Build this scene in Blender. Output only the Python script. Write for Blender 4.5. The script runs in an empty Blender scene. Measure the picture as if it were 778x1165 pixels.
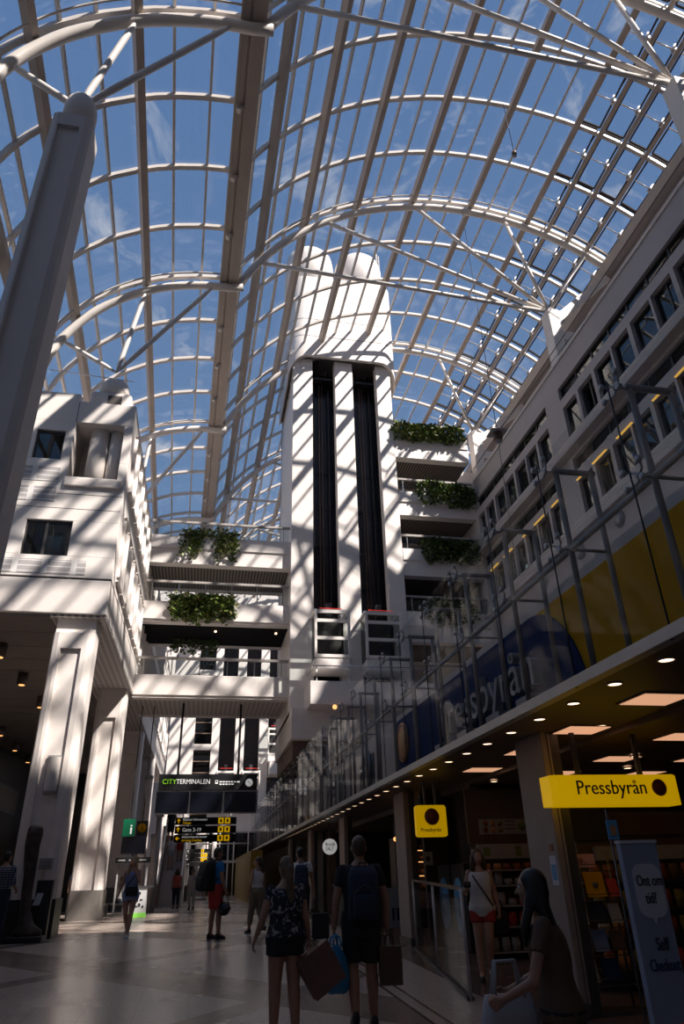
import bpy, bmesh, math, random
from math import sin, cos, radians, pi, sqrt
from mathutils import Vector, Matrix
random.seed(7)
S = bpy.context.scene
COL = S.collection
V = Vector
SLOPE = 0.02706
def gz(y):                       # the concourse floor climbs a little, then runs level
    return SLOPE * min(y, 18.0)

# ------------------------------------------------------------------ materials
MATS = {}
def nm(name):
    m = bpy.data.materials.new(name); m.use_nodes = True
    nt = m.node_tree; b = nt.nodes['Principled BSDF']
    return m, nt, b
def N(nt, t, **k):
    n = nt.nodes.new(t)
    for a, v in k.items(): setattr(n, a, v)
    return n
def mat(name, col, rough=.6, metal=0., noise=.06, scale=6., bump=0., emit=None, es=0., spec=.5, trans=0., sheen=0.):
    m, nt, b = nm(name)
    c = (*col, 1)
    b.inputs['Roughness'].default_value = rough
    b.inputs['Metallic'].default_value = metal
    b.inputs['Specular IOR Level'].default_value = spec
    tc = N(nt, 'ShaderNodeTexCoord')
    nz = N(nt, 'ShaderNodeTexNoise'); nz.inputs['Scale'].default_value = scale; nz.inputs['Detail'].default_value = 4
    nt.links.new(tc.outputs['Object'], nz.inputs['Vector'])
    r = N(nt, 'ShaderNodeValToRGB')
    r.color_ramp.elements[0].position = .3; r.color_ramp.elements[1].position = .7
    r.color_ramp.elements[0].color = (*[x * (1 - noise) for x in col], 1)
    r.color_ramp.elements[1].color = (*[min(1, x * (1 + noise)) for x in col], 1)
    nt.links.new(nz.outputs['Fac'], r.inputs['Fac'])
    nt.links.new(r.outputs['Color'], b.inputs['Base Color'])
    if bump:
        bp = N(nt, 'ShaderNodeBump'); bp.inputs['Strength'].default_value = bump; bp.inputs['Distance'].default_value = .01
        nt.links.new(nz.outputs['Fac'], bp.inputs['Height']); nt.links.new(bp.outputs['Normal'], b.inputs['Normal'])
    if emit:
        b.inputs['Emission Color'].default_value = (*emit, 1); b.inputs['Emission Strength'].default_value = es
    MATS[name] = m
    return m
def glass(name, tint, f0=.04, fk=.9, film=0., filmcol=(.8, .85, .9), pw=5.):
    m, nt, b = nm(name); nt.nodes.remove(b)
    out = nt.nodes['Material Output']
    tr = N(nt, 'ShaderNodeBsdfTransparent'); tr.inputs['Color'].default_value = (*tint, 1)
    gl = N(nt, 'ShaderNodeBsdfGlossy'); gl.inputs['Roughness'].default_value = 0.0; gl.inputs['Color'].default_value = (1, 1, 1, 1)
    lw = N(nt, 'ShaderNodeLayerWeight'); lw.inputs['Blend'].default_value = .5
    p = N(nt, 'ShaderNodeMath', operation='POWER'); p.inputs[1].default_value = pw
    nt.links.new(lw.outputs['Facing'], p.inputs[0])
    k = N(nt, 'ShaderNodeMath', operation='MULTIPLY_ADD'); k.inputs[1].default_value = fk; k.inputs[2].default_value = f0
    nt.links.new(p.outputs[0], k.inputs[0])
    mx = N(nt, 'ShaderNodeMixShader')
    nt.links.new(k.outputs[0], mx.inputs[0]); nt.links.new(tr.outputs[0], mx.inputs[1]); nt.links.new(gl.outputs[0], mx.inputs[2])
    last = mx
    if film:                     # dusty film on the pane
        df = N(nt, 'ShaderNodeBsdfDiffuse'); df.inputs['Color'].default_value = (*filmcol, 1)
        tc = N(nt, 'ShaderNodeTexCoord'); nz = N(nt, 'ShaderNodeTexNoise'); nz.inputs['Scale'].default_value = .9; nz.inputs['Detail'].default_value = 6
        nt.links.new(tc.outputs['Object'], nz.inputs['Vector'])
        mm = N(nt, 'ShaderNodeMath', operation='MULTIPLY'); mm.inputs[1].default_value = film
        nt.links.new(nz.outputs['Fac'], mm.inputs[0])
        m2 = N(nt, 'ShaderNodeMixShader'); nt.links.new(mm.outputs[0], m2.inputs[0])
        nt.links.new(mx.outputs[0], m2.inputs[1]); nt.links.new(df.outputs[0], m2.inputs[2]); last = m2
    nt.links.new(last.outputs[0], out.inputs['Surface'])
    MATS[name] = m
    return m
def emis(name, col, st):
    m, nt, b = nm(name)
    b.inputs['Base Color'].default_value = (*[min(1, x) for x in col], 1)
    b.inputs['Emission Color'].default_value = (*col, 1); b.inputs['Emission Strength'].default_value = st
    b.inputs['Roughness'].default_value = .4
    MATS[name] = m
    return m
M = MATS
mat('white_panel', (.81, .745, .70), .55, noise=.03, scale=.8)
mat('white_concrete', (.78, .71, .665), .7, noise=.05, scale=2.5, bump=.1)
mat('tower_white', (.81, .75, .71), .5, noise=.03, scale=.6)
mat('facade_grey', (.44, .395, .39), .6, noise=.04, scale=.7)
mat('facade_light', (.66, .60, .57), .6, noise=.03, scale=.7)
mat('steel_white', (.70, .645, .60), .4, noise=.04, scale=3)
mat('purlin_paint', (.42, .35, .30), .5, noise=.05, scale=2)
mat('bar_paint', (.60, .55, .51), .35, noise=.04, scale=3)
mat('steel_dark', (.10, .095, .10), .4, metal=.6)
mat('cable_dark', (.04, .04, .045), .4, metal=.5)
mat('chrome', (.62, .62, .62), .22, metal=1., noise=.02)
mat('steel_grey', (.45, .44, .44), .35, metal=.3)
mat('dark_shaft', (.022, .018, .022), .22, noise=.2, scale=3)
mat('dark_frame', (.05, .045, .045), .4)
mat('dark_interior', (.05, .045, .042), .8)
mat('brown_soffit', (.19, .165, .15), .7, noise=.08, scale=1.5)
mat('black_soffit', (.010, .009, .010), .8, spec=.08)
mat('post_grey', (.30, .27, .265), .5, spec=.3)
mat('vent_frame', (.045, .04, .04), .8, spec=.05)
mat('beam_grey', (.38, .34, .32), .6)
mat('brick_brown', (.16, .10, .075), .8, noise=.15, scale=4)
mat('plinth_grey', (.14, .125, .115), .45, noise=.12, scale=5)
mat('plinth_black', (.022, .021, .022), .4, noise=.15, scale=5)
mat('gap_dark', (.08, .07, .068), .8)
mat('shop_wood', (.11, .07, .048), .5, noise=.2, scale=3)
mat('shop_column', (.30, .24, .215), .5, noise=.05)
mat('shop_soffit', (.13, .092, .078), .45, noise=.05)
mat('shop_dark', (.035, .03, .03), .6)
mat('shelf_white', (.34, .33, .33), .5)
mat('sign_board', (.014, .013, .013), .8, spec=.06)
mat('sign_black', (.012, .012, .013), .35)
mat('screen_black', (.006, .007, .012), .12)
mat('sign_white', (.75, .75, .74), .5, emit=(.8, .8, .78), es=.35)
mat('sign_green', (.25, .62, .03), .5, emit=(.3, .75, .02), es=.35)
mat('sign_yellow', (.85, .50, .0), .5, emit=(.9, .5, .0), es=.4)
mat('green_panel', (.0, .10, .045), .4, emit=(.0, .2, .08), es=.06)
mat('board_yellow', (.55, .27, .003), .75, noise=.04, spec=.08)
mat('board_blue', (.007, .028, .11), .75, noise=.05, spec=.08)
mat('board_light_blue', (.10, .33, .60), .4)
mat('letter_grey', (.36, .35, .37), .5)
mat('letter_navy', (.0, .02, .09), .5)
mat('logo_brown', (.26, .065, .02), .4)
mat('logo_orange', (.55, .26, .10), .4)
emis('lightbox_yellow', (.85, .49, .0), .44)
emis('lightbox_dim', (.72, .41, .0), .42)
emis('panel_warm', (1., .52, .30), .66)
emis('downlight_warm', (1., .66, .42), 3.2)
emis('small_warm', (1., .45, .15), 1.6)
emis('lamp_red', (1., .06, .05), .35)
emis('lamp_yellow', (1., .55, .08), .6)
mat('banner_blue', (.25, .29, .40), .5, noise=.03)
mat('banner_white', (.55, .55, .62), .5, noise=.03)
mat('ink_dark', (.012, .012, .02), .6)
mat('ink_grey', (.10, .10, .12), .6)
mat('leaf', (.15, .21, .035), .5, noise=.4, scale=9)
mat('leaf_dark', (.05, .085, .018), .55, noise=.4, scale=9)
mat('leaf_dry', (.20, .18, .05), .6, noise=.3, scale=9)
mat('stem', (.09, .07, .03), .7)
mat('soil', (.04, .03, .02), .9)
mat('skin', (.48, .27, .19), .5, noise=.05, scale=12)
mat('skin_tan', (.36, .19, .125), .5, noise=.05, scale=12)
mat('hair_blond', (.42, .27, .12), .55, noise=.25, scale=25)
mat('hair_brown', (.07, .042, .026), .5, noise=.25, scale=25)
mat('hair_fair', (.13, .085, .05), .55, noise=.25, scale=25)
mat('hair_black', (.012, .010, .010), .4, noise=.25, scale=25)
mat('cloth_black', (.016, .016, .018), .85)
mat('cloth_navy', (.022, .028, .05), .85)
mat('cloth_blue', (.02, .20, .46), .8)
mat('cloth_denim', (.16, .22, .36), .85)
mat('cloth_denim_blue', (.22, .27, .46), .85)
mat('cloth_white', (.68, .66, .64), .8)
mat('cloth_grey', (.38, .36, .37), .8)
mat('cloth_red', (.42, .035, .03), .8)
mat('cloth_coral', (.50, .10, .07), .8)
mat('cloth_khaki', (.22, .17, .12), .8)
mat('shoe_white', (.62, .60, .60), .6)
mat('shoe_black', (.02, .02, .02), .5)
mat('paper_brown', (.17, .085, .07), .6, noise=.1)
mat('paper_tan', (.10, .055, .035), .7, noise=.1)
mat('bag_blue', (.03, .27, .55), .4, noise=.06, bump=.3)
mat('bag_dark', (.015, .015, .017), .7)
mat('helmet_black', (.012, .012, .013), .15)
mat('bronze', (.065, .05, .042), .45, metal=.3, noise=.35, scale=7, bump=.5)
mat('escalator_side', (.42, .22, .12), .4)
mat('eye_white', (.7, .68, .66), .3)
mat('orange_thing', (.6, .12, .04), .6)
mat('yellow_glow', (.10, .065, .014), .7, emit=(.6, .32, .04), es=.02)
emis('kiosk_white', (.5, .5, .5), .10)
emis('kiosk_green', (.22, .6, .08), .3)
mat('pinkish', (.55, .30, .36), .6)
glass('roof_glass', (.90, .91, .91), .04, .5, film=.05)
glass('screen_glass', (.93, .94, .94), .002, .11, film=.004, filmcol=(.75, .75, .75), pw=4.8)
glass('clear_glass', (.88, .90, .90), .015, .35)
glass('window_glass', (.32, .38, .42), .08, .9)

def pattern_mat(name, col, hole, sx, sz, frac, axis='xz', rough=.6):
    """panel perforated by rows of small dark slots (object coordinates)"""
    m, nt, b = nm(name); b.inputs['Roughness'].default_value = rough
    tc = N(nt, 'ShaderNodeTexCoord'); sp = N(nt, 'ShaderNodeSeparateXYZ'); nt.links.new(tc.outputs['Object'], sp.inputs[0])
    outs = []
    for ax, s in ((axis[0].upper(), sx), (axis[1].upper(), sz)):
        a = N(nt, 'ShaderNodeMath', operation='MULTIPLY'); a.inputs[1].default_value = s
        f = N(nt, 'ShaderNodeMath', operation='FRACT'); l = N(nt, 'ShaderNodeMath', operation='LESS_THAN'); l.inputs[1].default_value = frac
        nt.links.new(sp.outputs[ax], a.inputs[0]); nt.links.new(a.outputs[0], f.inputs[0]); nt.links.new(f.outputs[0], l.inputs[0]); outs.append(l)
    mu = N(nt, 'ShaderNodeMath', operation='MULTIPLY'); nt.links.new(outs[0].outputs[0], mu.inputs[0]); nt.links.new(outs[1].outputs[0], mu.inputs[1])
    mx = N(nt, 'ShaderNodeMix', data_type='RGBA'); mx.inputs[6].default_value = (*col, 1); mx.inputs[7].default_value = (*hole, 1)
    nt.links.new(mu.outputs[0], mx.inputs[0]); nt.links.new(mx.outputs[2], b.inputs['Base Color'])
    MATS[name] = m
pattern_mat('perforated_soffit', (.60, .56, .54), (.26, .23, .22), 5.2, 5.2, .55, 'xy')
pattern_mat('vent_panel', (.74, .71, .69), (.42, .39, .385), 1.25, 6.0, .80, 'xz')
pattern_mat('ribbed_soffit', (.22, .185, .16), (.05, .04, .035), 7.0, .0, .5, 'xy')
pattern_mat('brick_panel', (.72, .66, .61), (.50, .44, .40), .33, 1.4, .06, 'yz')
def blotch_mat(name, base, spots, scale, lo, hi):
    m, nt, b = nm(name); b.inputs['Roughness'].default_value = .85
    tc = N(nt, 'ShaderNodeTexCoord'); nz = N(nt, 'ShaderNodeTexNoise'); nz.inputs['Scale'].default_value = scale; nz.inputs['Detail'].default_value = 3; nz.inputs['Distortion'].default_value = 1.5
    nt.links.new(tc.outputs['Object'], nz.inputs['Vector']); r = N(nt, 'ShaderNodeValToRGB'); r.color_ramp.elements[0].position = lo; r.color_ramp.elements[1].position = hi
    r.color_ramp.elements[0].color = (*base, 1); r.color_ramp.elements[1].color = (*spots, 1); nt.links.new(nz.outputs['Fac'], r.inputs['Fac']); nt.links.new(r.outputs['Color'], b.inputs['Base Color']); MATS[name] = m
blotch_mat('floral_cloth', (.02, .02, .026), (.34, .32, .35), 13., .54, .62)
pattern_mat('plaid_cloth', (.03, .035, .07), (.34, .35, .40), 22., 22., .45, 'xz')

def floor_mat():
    m, nt, b = nm('terrazzo'); b.inputs['Roughness'].default_value = .2
    L = nt.links.new
    g = N(nt, 'ShaderNodeTexCoord'); sp = N(nt, 'ShaderNodeSeparateXYZ'); L(g.outputs['Object'], sp.inputs[0])
    def math(op, a, bb=None):
        n = N(nt, 'ShaderNodeMath', operation=op)
        for i, v in enumerate((a, bb)):
            if v is None: continue
            if isinstance(v, (int, float)): n.inputs[i].default_value = v
            else: L(v, n.inputs[i])
        return n.outputs[0]
    X, Y = sp.outputs['X'], sp.outputs['Y']
    # broad diagonal bands of reddish stone (two directions make a diamond pattern), long lines beside the shops
    d1 = math('ADD', math('MULTIPLY', X, 1.14), Y); d2 = math('SUBTRACT', math('MULTIPLY', X, 1.14), Y)
    b1 = math('LESS_THAN', math('FRACT', math('MULTIPLY', math('ADD', d1, -11.), 1 / 6.4)), .28)
    b2 = math('LESS_THAN', math('FRACT', math('MULTIPLY', math('ADD', d2, 3.), 1 / 6.4)), .10)
    lim = math('LESS_THAN', X, 2.5)
    band = math('MULTIPLY', math('MAXIMUM', b1, b2), lim)
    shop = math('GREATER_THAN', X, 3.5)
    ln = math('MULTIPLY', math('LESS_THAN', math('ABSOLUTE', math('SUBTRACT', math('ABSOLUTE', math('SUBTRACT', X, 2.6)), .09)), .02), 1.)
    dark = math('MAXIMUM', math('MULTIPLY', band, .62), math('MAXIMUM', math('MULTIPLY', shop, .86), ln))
    # tile joints
    jx = math('LESS_THAN', math('FRACT', math('MULTIPLY', X, 1 / .6)), .012); jy = math('LESS_THAN', math('FRACT', math('MULTIPLY', Y, 1 / .6)), .012)
    dark = math('MAXIMUM', dark, math('MULTIPLY', math('MAXIMUM', jx, jy), .35))
    nz = N(nt, 'ShaderNodeTexNoise'); nz.inputs['Scale'].default_value = 60; nz.inputs['Detail'].default_value = 5; L(g.outputs['Object'], nz.inputs['Vector'])
    n2 = N(nt, 'ShaderNodeTexNoise'); n2.inputs['Scale'].default_value = .9; n2.inputs['Detail'].default_value = 3; L(g.outputs['Object'], n2.inputs['Vector'])
    r = N(nt, 'ShaderNodeValToRGB'); r.color_ramp.elements[0].color = (.36, .29, .25, 1); r.color_ramp.elements[1].color = (.58, .48, .42, 1)
    r.color_ramp.elements[0].position = .35; r.color_ramp.elements[1].position = .65; L(nz.outputs['Fac'], r.inputs['Fac'])
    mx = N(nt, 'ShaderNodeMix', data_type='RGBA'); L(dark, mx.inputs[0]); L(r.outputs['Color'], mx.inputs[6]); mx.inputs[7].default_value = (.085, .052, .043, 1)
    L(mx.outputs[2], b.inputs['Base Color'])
    rr = N(nt, 'ShaderNodeMapRange'); rr.inputs[3].default_value = .16; rr.inputs[4].default_value = .34; L(n2.outputs['Fac'], rr.inputs[0]); L(rr.outputs[0], b.inputs['Roughness'])
    MATS['terrazzo'] = m
floor_mat()

# ------------------------------------------------------------------ mesh builder
class MB:
    def __init__(s): s.v = []; s.f = []; s.mi = []; s.sm = []; s.k = 0; s.smooth = False
    def add(s, vs, fs, sm=None):
        o = len(s.v); s.v += [tuple(v) for v in vs]
        for f in fs: s.f.append([i + o for i in f]); s.mi.append(s.k); s.sm.append(s.smooth if sm is None else sm)
        return s
    def box(s, x0, x1, y0, y1, z0, z1):
        if x0 > x1: x0, x1 = x1, x0
        if y0 > y1: y0, y1 = y1, y0
        if z0 > z1: z0, z1 = z1, z0
        vs = [(x, y, z) for z in (z0, z1) for y in (y0, y1) for x in (x0, x1)]
        return s.add(vs, [(0, 2, 3, 1), (4, 5, 7, 6), (0, 1, 5, 4), (1, 3, 7, 5), (3, 2, 6, 7), (2, 0, 4, 6)], False)
    def obox(s, c, ax, ay, az):
        c, ax, ay, az = V(c), V(ax), V(ay), V(az)
        vs = [c + ax * i + ay * j + az * k for k in (-1, 1) for j in (-1, 1) for i in (-1, 1)]
        return s.add(vs, [(0, 2, 3, 1), (4, 5, 7, 6), (0, 1, 5, 4), (1, 3, 7, 5), (3, 2, 6, 7), (2, 0, 4, 6)], False)
    def bar(s, p, q, w, h, up=(0, 0, 1)):
        p, q = V(p), V(q); d = (q - p); L = d.length; d.normalize()
        r = d.cross(V(up))
        if r.length < 1e-4: r = d.cross(V((1, 0, 0)))
        r.normalize(); u = r.cross(d)
        return s.obox((p + q) / 2, r * w / 2, d * L / 2, u * h / 2)
    def tube(s, pts, r, n=10, cap=True, closed=False):
        pts = [V(p) for p in pts]; rs = r if isinstance(r, (list, tuple)) else [r] * len(pts)
        m = len(pts); rings = []; prev = None
        for i, p in enumerate(pts):
            a = pts[(i - 1) % m] if (i > 0 or closed) else p; b = pts[(i + 1) % m] if (i < m - 1 or closed) else p
            t = (b - a).normalized()
            if prev is None:
                u = t.cross(V((0, 0, 1)));  u = t.cross(V((1, 0, 0))) if u.length < .05 else u
            else: u = prev - t * prev.dot(t)
            u.normalize(); prev = u; w = t.cross(u)
            rings.append([p + (u * cos(2 * pi * k / n) + w * sin(2 * pi * k / n)) * rs[i] for k in range(n)])
        vs = [v for g in rings for v in g]; fs = []
        for i in range(m if closed else m - 1):
            j = (i + 1) % m
            for k in range(n):
                l = (k + 1) % n; fs.append((i * n + k, i * n + l, j * n + l, j * n + k))
        if cap and not closed: fs += [tuple(range(n))[::-1], tuple((m - 1) * n + k for k in range(n))]
        return s.add(vs, fs, True)
    def prism(s, poly, axis, a, b):
        """extrude a 2D polygon along 'x','y' or 'z' from a to b"""
        n = len(poly)
        def P(u, v, t): return (t, u, v) if axis == 'x' else (u, t, v) if axis == 'y' else (u, v, t)
        vs = [P(u, v, a) for u, v in poly] + [P(u, v, b) for u, v in poly]
        fs = [tuple(range(n)), tuple(range(2 * n - 1, n - 1, -1))] + [(i, i + n, (i + 1) % n + n, (i + 1) % n) for i in range(n)]
        return s.add(vs, fs, False)
    def cyl(s, c, r, z0, z1, n=24, r2=None):
        return s.tube([(c[0], c[1], z0), (c[0], c[1], z1)], [r, r if r2 is None else r2], n)
    def disc(s, c, nrm, r, th=.01, n=20):
        c = V(c); nrm = V(nrm).normalized()
        return s.tube([c - nrm * th / 2, c + nrm * th / 2], r, n)
    def loft(s, rings, cap=True):
        n = len(rings[0]); vs = [v for g in rings for v in g]; fs = []
        for i in range(len(rings) - 1):
            for k in range(n):
                l = (k + 1) % n; fs.append((i * n + k, i * n + l, (i + 1) * n + l, (i + 1) * n + k))
        if cap: fs += [tuple(range(n))[::-1], tuple((len(rings) - 1) * n + k for k in range(n))]
        return s.add(vs, fs, True)
    def ell(s, c, r, nu=16, nv=10):
        c = V(c); rings = []
        for i in range(1, nv):
            th = pi * i / nv
            rings.append([(c.x + r[0] * sin(th) * cos(2 * pi * k / nu), c.y + r[1] * sin(th) * sin(2 * pi * k / nu), c.z - r[2] * cos(th)) for k in range(nu)])
        return s.loft(rings)
    def cone(s, p, r1, q, r2, n=14, ends=True):
        s.tube([p, q], [r1, r2], n)
        if ends: s.ell(p, (r1,) * 3, n, 8); s.ell(q, (r2,) * 3, n, 8)
        return s
    def mesh(s, name, mats, origin=(0, 0, 0)):
        o = V(origin); me = bpy.data.meshes.new(name)
        me.from_pydata([(v[0] - o.x, v[1] - o.y, v[2] - o.z) for v in s.v], [], s.f)
        for m in (mats if isinstance(mats, (list, tuple)) else [mats]): me.materials.append(MATS[m] if isinstance(m, str) else m)
        me.polygons.foreach_set('material_index', s.mi); me.polygons.foreach_set('use_smooth', s.sm)
        bm = bmesh.new(); bm.from_mesh(me); bmesh.ops.recalc_face_normals(bm, faces=bm.faces); bm.to_mesh(me); bm.free()
        me.update(); return me

def tag(o, label=None, cat=None, group=None, kind=None):
    if label: o['label'] = label
    if cat: o['category'] = cat
    if group: o['group'] = group
    if kind: o['kind'] = kind
    return o
def thing(name, label, cat, loc=(0, 0, 0), rz=0., group=None, kind=None):
    o = bpy.data.objects.new(name, None); COL.objects.link(o)
    o.location = loc; o.rotation_euler = (0, 0, rz); o.empty_display_size = .2
    return tag(o, label, cat, group, kind)
def root_of(o):
    while o.parent: o = o.parent
    return o
def part(name, mb, mats, parent, local=False, bevel=0., label=None):
    """mesh part; its coordinates are world ones unless local"""
    org = (0, 0, 0) if (local or parent is None) else root_of(parent).location
    o = bpy.data.objects.new(name, mb.mesh(name, mats, org)); COL.objects.link(o)
    o.parent = parent
    if bevel:
        b = o.modifiers.new('edge', 'BEVEL'); b.width = bevel; b.segments = 2; b.limit_method = 'ANGLE'
    if label: o['label'] = label
    return o
def solo(name, mb, mats, label, cat, group=None, kind=None, org=None, bevel=0.):
    """a thing that is one mesh, its origin at its base"""
    if org is None:
        xs = [v[0] for v in mb.v]; ys = [v[1] for v in mb.v]; zs = [v[2] for v in mb.v]
        org = ((min(xs) + max(xs)) / 2, (min(ys) + max(ys)) / 2, min(zs))
    o = bpy.data.objects.new(name, mb.mesh(name, mats, org)); COL.objects.link(o); o.location = org
    if bevel:
        b = o.modifiers.new('edge', 'BEVEL'); b.width = bevel; b.segments = 2; b.limit_method = 'ANGLE'
    return tag(o, label, cat, group, kind)
def dup(o, parent=None, loc=None, rz=None, label=None):
    c = o.copy(); COL.objects.link(c); c.parent = parent
    if loc is not None: c.location = loc
    if rz is not None: c.rotation_euler = (0, 0, rz)
    if label: c['label'] = label
    for ch in list(o.children): dup(ch, c)
    return c
def text_mb(s, size, depth, M4, align='LEFT', sx=1.):
    """solid lettering as mesh, laid out in the frame M4 (x = reading direction, y = up, z = towards the reader)"""
    cu = bpy.data.curves.new('t', 'FONT'); cu.body = s; cu.size = size; cu.extrude = depth / 2; cu.align_x = align; cu.resolution_u = 3
    ob = bpy.data.objects.new('t', cu); COL.objects.link(ob)
    me = bpy.data.meshes.new_from_object(ob.evaluated_get(bpy.context.evaluated_depsgraph_get()))
    mb = MB(); X = M4 @ Matrix.Diagonal((sx, 1, 1, 1))
    mb.add([X @ v.co for v in me.vertices], [list(p.vertices) for p in me.polygons], False)
    bpy.data.objects.remove(ob); bpy.data.curves.remove(cu); bpy.data.meshes.remove(me)
    return mb
def frame(o, xdir, ydir):
    x = V(xdir).normalized(); z = x.cross(V(ydir)).normalized(); y = z.cross(x)
    m = Matrix((x, y, z)).transposed().to_4x4(); m.translation = V(o); return m

# ------------------------------------------------------------------ camera, sky, sun
cam = bpy.data.cameras.new('camera'); co = bpy.data.objects.new('camera', cam); COL.objects.link(co)
_r = V((0.98261111, -0.18412728, -0.02392799)); _u = V((-0.06579791, -0.46581166, 0.88243421)); _f = V((0.17362615, 0.86551524, 0.46982691))
mw = Matrix((_r, _u, -_f)).transposed().to_4x4(); mw.translation = V((0, 0, 1.6)); co.matrix_world = mw
cam.sensor_fit = 'VERTICAL'; cam.sensor_height = 36; cam.sensor_width = 36; cam.lens = 777.92 * 36 / 1165; cam.clip_start = .05; cam.clip_end = 500
S.camera = co
S.view_settings.view_transform = 'Standard'; S.view_settings.look = 'None'; S.view_settings.gamma = 1; S.view_settings.use_curve_mapping = False
S.view_settings.exposure = 0.0
S.cycles.transparent_max_bounces = 32
SUN = V((-.67, .675, -1.0)).normalized()
sl = bpy.data.lights.new('sun', 'SUN'); sl.energy = 10.0; sl.angle = radians(.7); sl.color = (1, .92, .845)
so = bpy.data.objects.new('sun', sl); COL.objects.link(so); so.rotation_euler = SUN.to_track_quat('-Z', 'Y').to_euler(); so.location = (20, -20, 50)
w = bpy.data.worlds.new('sky'); S.world = w; w.use_nodes = True; nt = w.node_tree; bg = nt.nodes['Background']
tc = N(nt, 'ShaderNodeTexCoord'); sp = N(nt, 'ShaderNodeSeparateXYZ'); nt.links.new(tc.outputs['Generated'], sp.inputs[0])
cr = N(nt, 'ShaderNodeValToRGB'); cr.color_ramp.elements[0].position = 0.; cr.color_ramp.elements[0].color = (.03, .035, .04, 1); e = cr.color_ramp.elements.new(.02); e.color = (.24, .32, .44, 1)
e = cr.color_ramp.elements[-1]; e.position = .9; e.color = (.112, .215, .44, 1)
e = cr.color_ramp.elements.new(.45); e.color = (.155, .265, .47, 1)
nt.links.new(sp.outputs['Z'], cr.inputs['Fac'])
mp = N(nt, 'ShaderNodeMapping'); mp.inputs['Scale'].default_value = (5.5, 5.5, 9); nt.links.new(tc.outputs['Generated'], mp.inputs[0])
nz = N(nt, 'ShaderNodeTexNoise'); nz.inputs['Scale'].default_value = 1.6; nz.inputs['Detail'].default_value = 7; nz.inputs['Roughness'].default_value = .6; nz.inputs['Distortion'].default_value = .8
nt.links.new(mp.outputs[0], nz.inputs['Vector'])
cl = N(nt, 'ShaderNodeValToRGB'); cl.color_ramp.elements[0].position = .58; cl.color_ramp.elements[0].color = (0, 0, 0, 1); cl.color_ramp.elements[1].position = .74; cl.color_ramp.elements[1].color = (.6, .6, .6, 1)
nt.links.new(nz.outputs['Fac'], cl.inputs['Fac'])
mx = N(nt, 'ShaderNodeMix', data_type='RGBA'); nt.links.new(cl.outputs['Color'], mx.inputs[0]); nt.links.new(cr.outputs['Color'], mx.inputs[6]); mx.inputs[7].default_value = (.72, .74, .78, 1)
nt.links.new(mx.outputs[2], bg.inputs['Color']); bg.inputs['Strength'].default_value = 1.0

# ------------------------------------------------------------------ floor and end walls
def struct(name, mb, mats, bevel=0., label=None):
    o = bpy.data.objects.new(name, mb.mesh(name, mats)); COL.objects.link(o); o['kind'] = 'structure'
    if label: o['label'] = label
    o['category'] = 'building'
    if bevel:
        b = o.modifiers.new('edge', 'BEVEL'); b.width = bevel; b.segments = 2; b.limit_method = 'ANGLE'
    return o
def shell(name, label):
    return thing(name, label, 'building', kind='structure')
mb = MB()
ys = [-9, 0, 6, 12, 18, 66]
for a, b in zip(ys, ys[1:]):
    vs = [(x, y, gz(y) - d) for d in (0, .3) for y in (a, b) for x in (-14, 14)]
    mb.add(vs, [(0, 1, 3, 2), (4, 6, 7, 5), (0, 4, 5, 1), (1, 5, 7, 3), (3, 7, 6, 2), (2, 6, 4, 0)], False)
struct('floor', mb, 'terrazzo', label='polished stone concourse floor with reddish diagonal bands')['category'] = 'floor'

def wall_holes(mb, axis, t0, t1, u0, u1, z0, z1, holes):
    """slab with rectangular openings; axis is the slab's normal"""
    us = sorted({u0, u1, *[h[0] for h in holes], *[h[1] for h in holes]}); zs = sorted({z0, z1, *[h[2] for h in holes], *[h[3] for h in holes]})
    us = [u for u in us if u0 <= u <= u1]; zs = [z for z in zs if z0 <= z <= z1]
    for a, b in zip(zs, zs[1:]):
        run = None
        for c, d in zip(us, us[1:]):
            mu, mz = (c + d) / 2, (a + b) / 2
            hole = any(h[0] < mu < h[1] and h[2] < mz < h[3] for h in holes)
            if hole:
                if run is not None: _slab(mb, axis, t0, t1, run, c, a, b); run = None
            elif run is None: run = c
        if run is not None: _slab(mb, axis, t0, t1, run, us[-1], a, b)
def _slab(mb, axis, t0, t1, u0, u1, z0, z1):
    if axis == 'y': mb.box(u0, u1, t0, t1, z0, z1)
    else: mb.box(t0, t1, u0, u1, z0, z1)

# ------------------------------------------------------------------ glass roof: two parallel vaults over a valley beam
FR = [1.33 + 9.1 * k for k in range(7)]
Y0, Y1 = 2.4, 64.0
def dr(y): return V((-.03 * (y - 19.53), 0, -.04 * (y - 19.53)))
BIG = (9.7, 17.7, 10.45); SML = (-.6, 15.9, 5.75)
def arc(c, deg, off, y):
    a = radians(deg); return V((c[0] + (c[2] + off) * sin(a), y, c[1] + (c[2] + off) * cos(a))) + dr(y)
roof = shell('ceiling', 'glazed double vault roof of the concourse with painted steel purlins')
BIGA = [-70.6 + 14.7 * k for k in range(7)]                # purlin angles: the last but one is 17.6 - 14.7 ...
VENTA = [17.6, 23.0, 28.4, 33.8, 39.2]
SMLA = [6 - 3, -26.5, -55, -81, -100]
def glaz(c, a0, a1, n, y0=Y0, y1=Y1, off=.55):
    g = MB(); g.smooth = False
    for i in range(n):
        p, q = a0 + (a1 - a0) * i / n, a0 + (a1 - a0) * (i + 1) / n
        g.add([arc(c, p, off, y0), arc(c, q, off, y0), arc(c, q, off, y1), arc(c, p, off, y1)], [(0, 1, 2, 3)])
    return g
part('glazing', glaz(BIG, -69, 17.6, 18), 'roof_glass', roof)
part('glazing', glaz(SML, -100, 3, 11), 'roof_glass', roof)
sg = MB(); a, b = arc(SML, -100, .55, Y0), arc(SML, -100, .55, 19.1)
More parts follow.
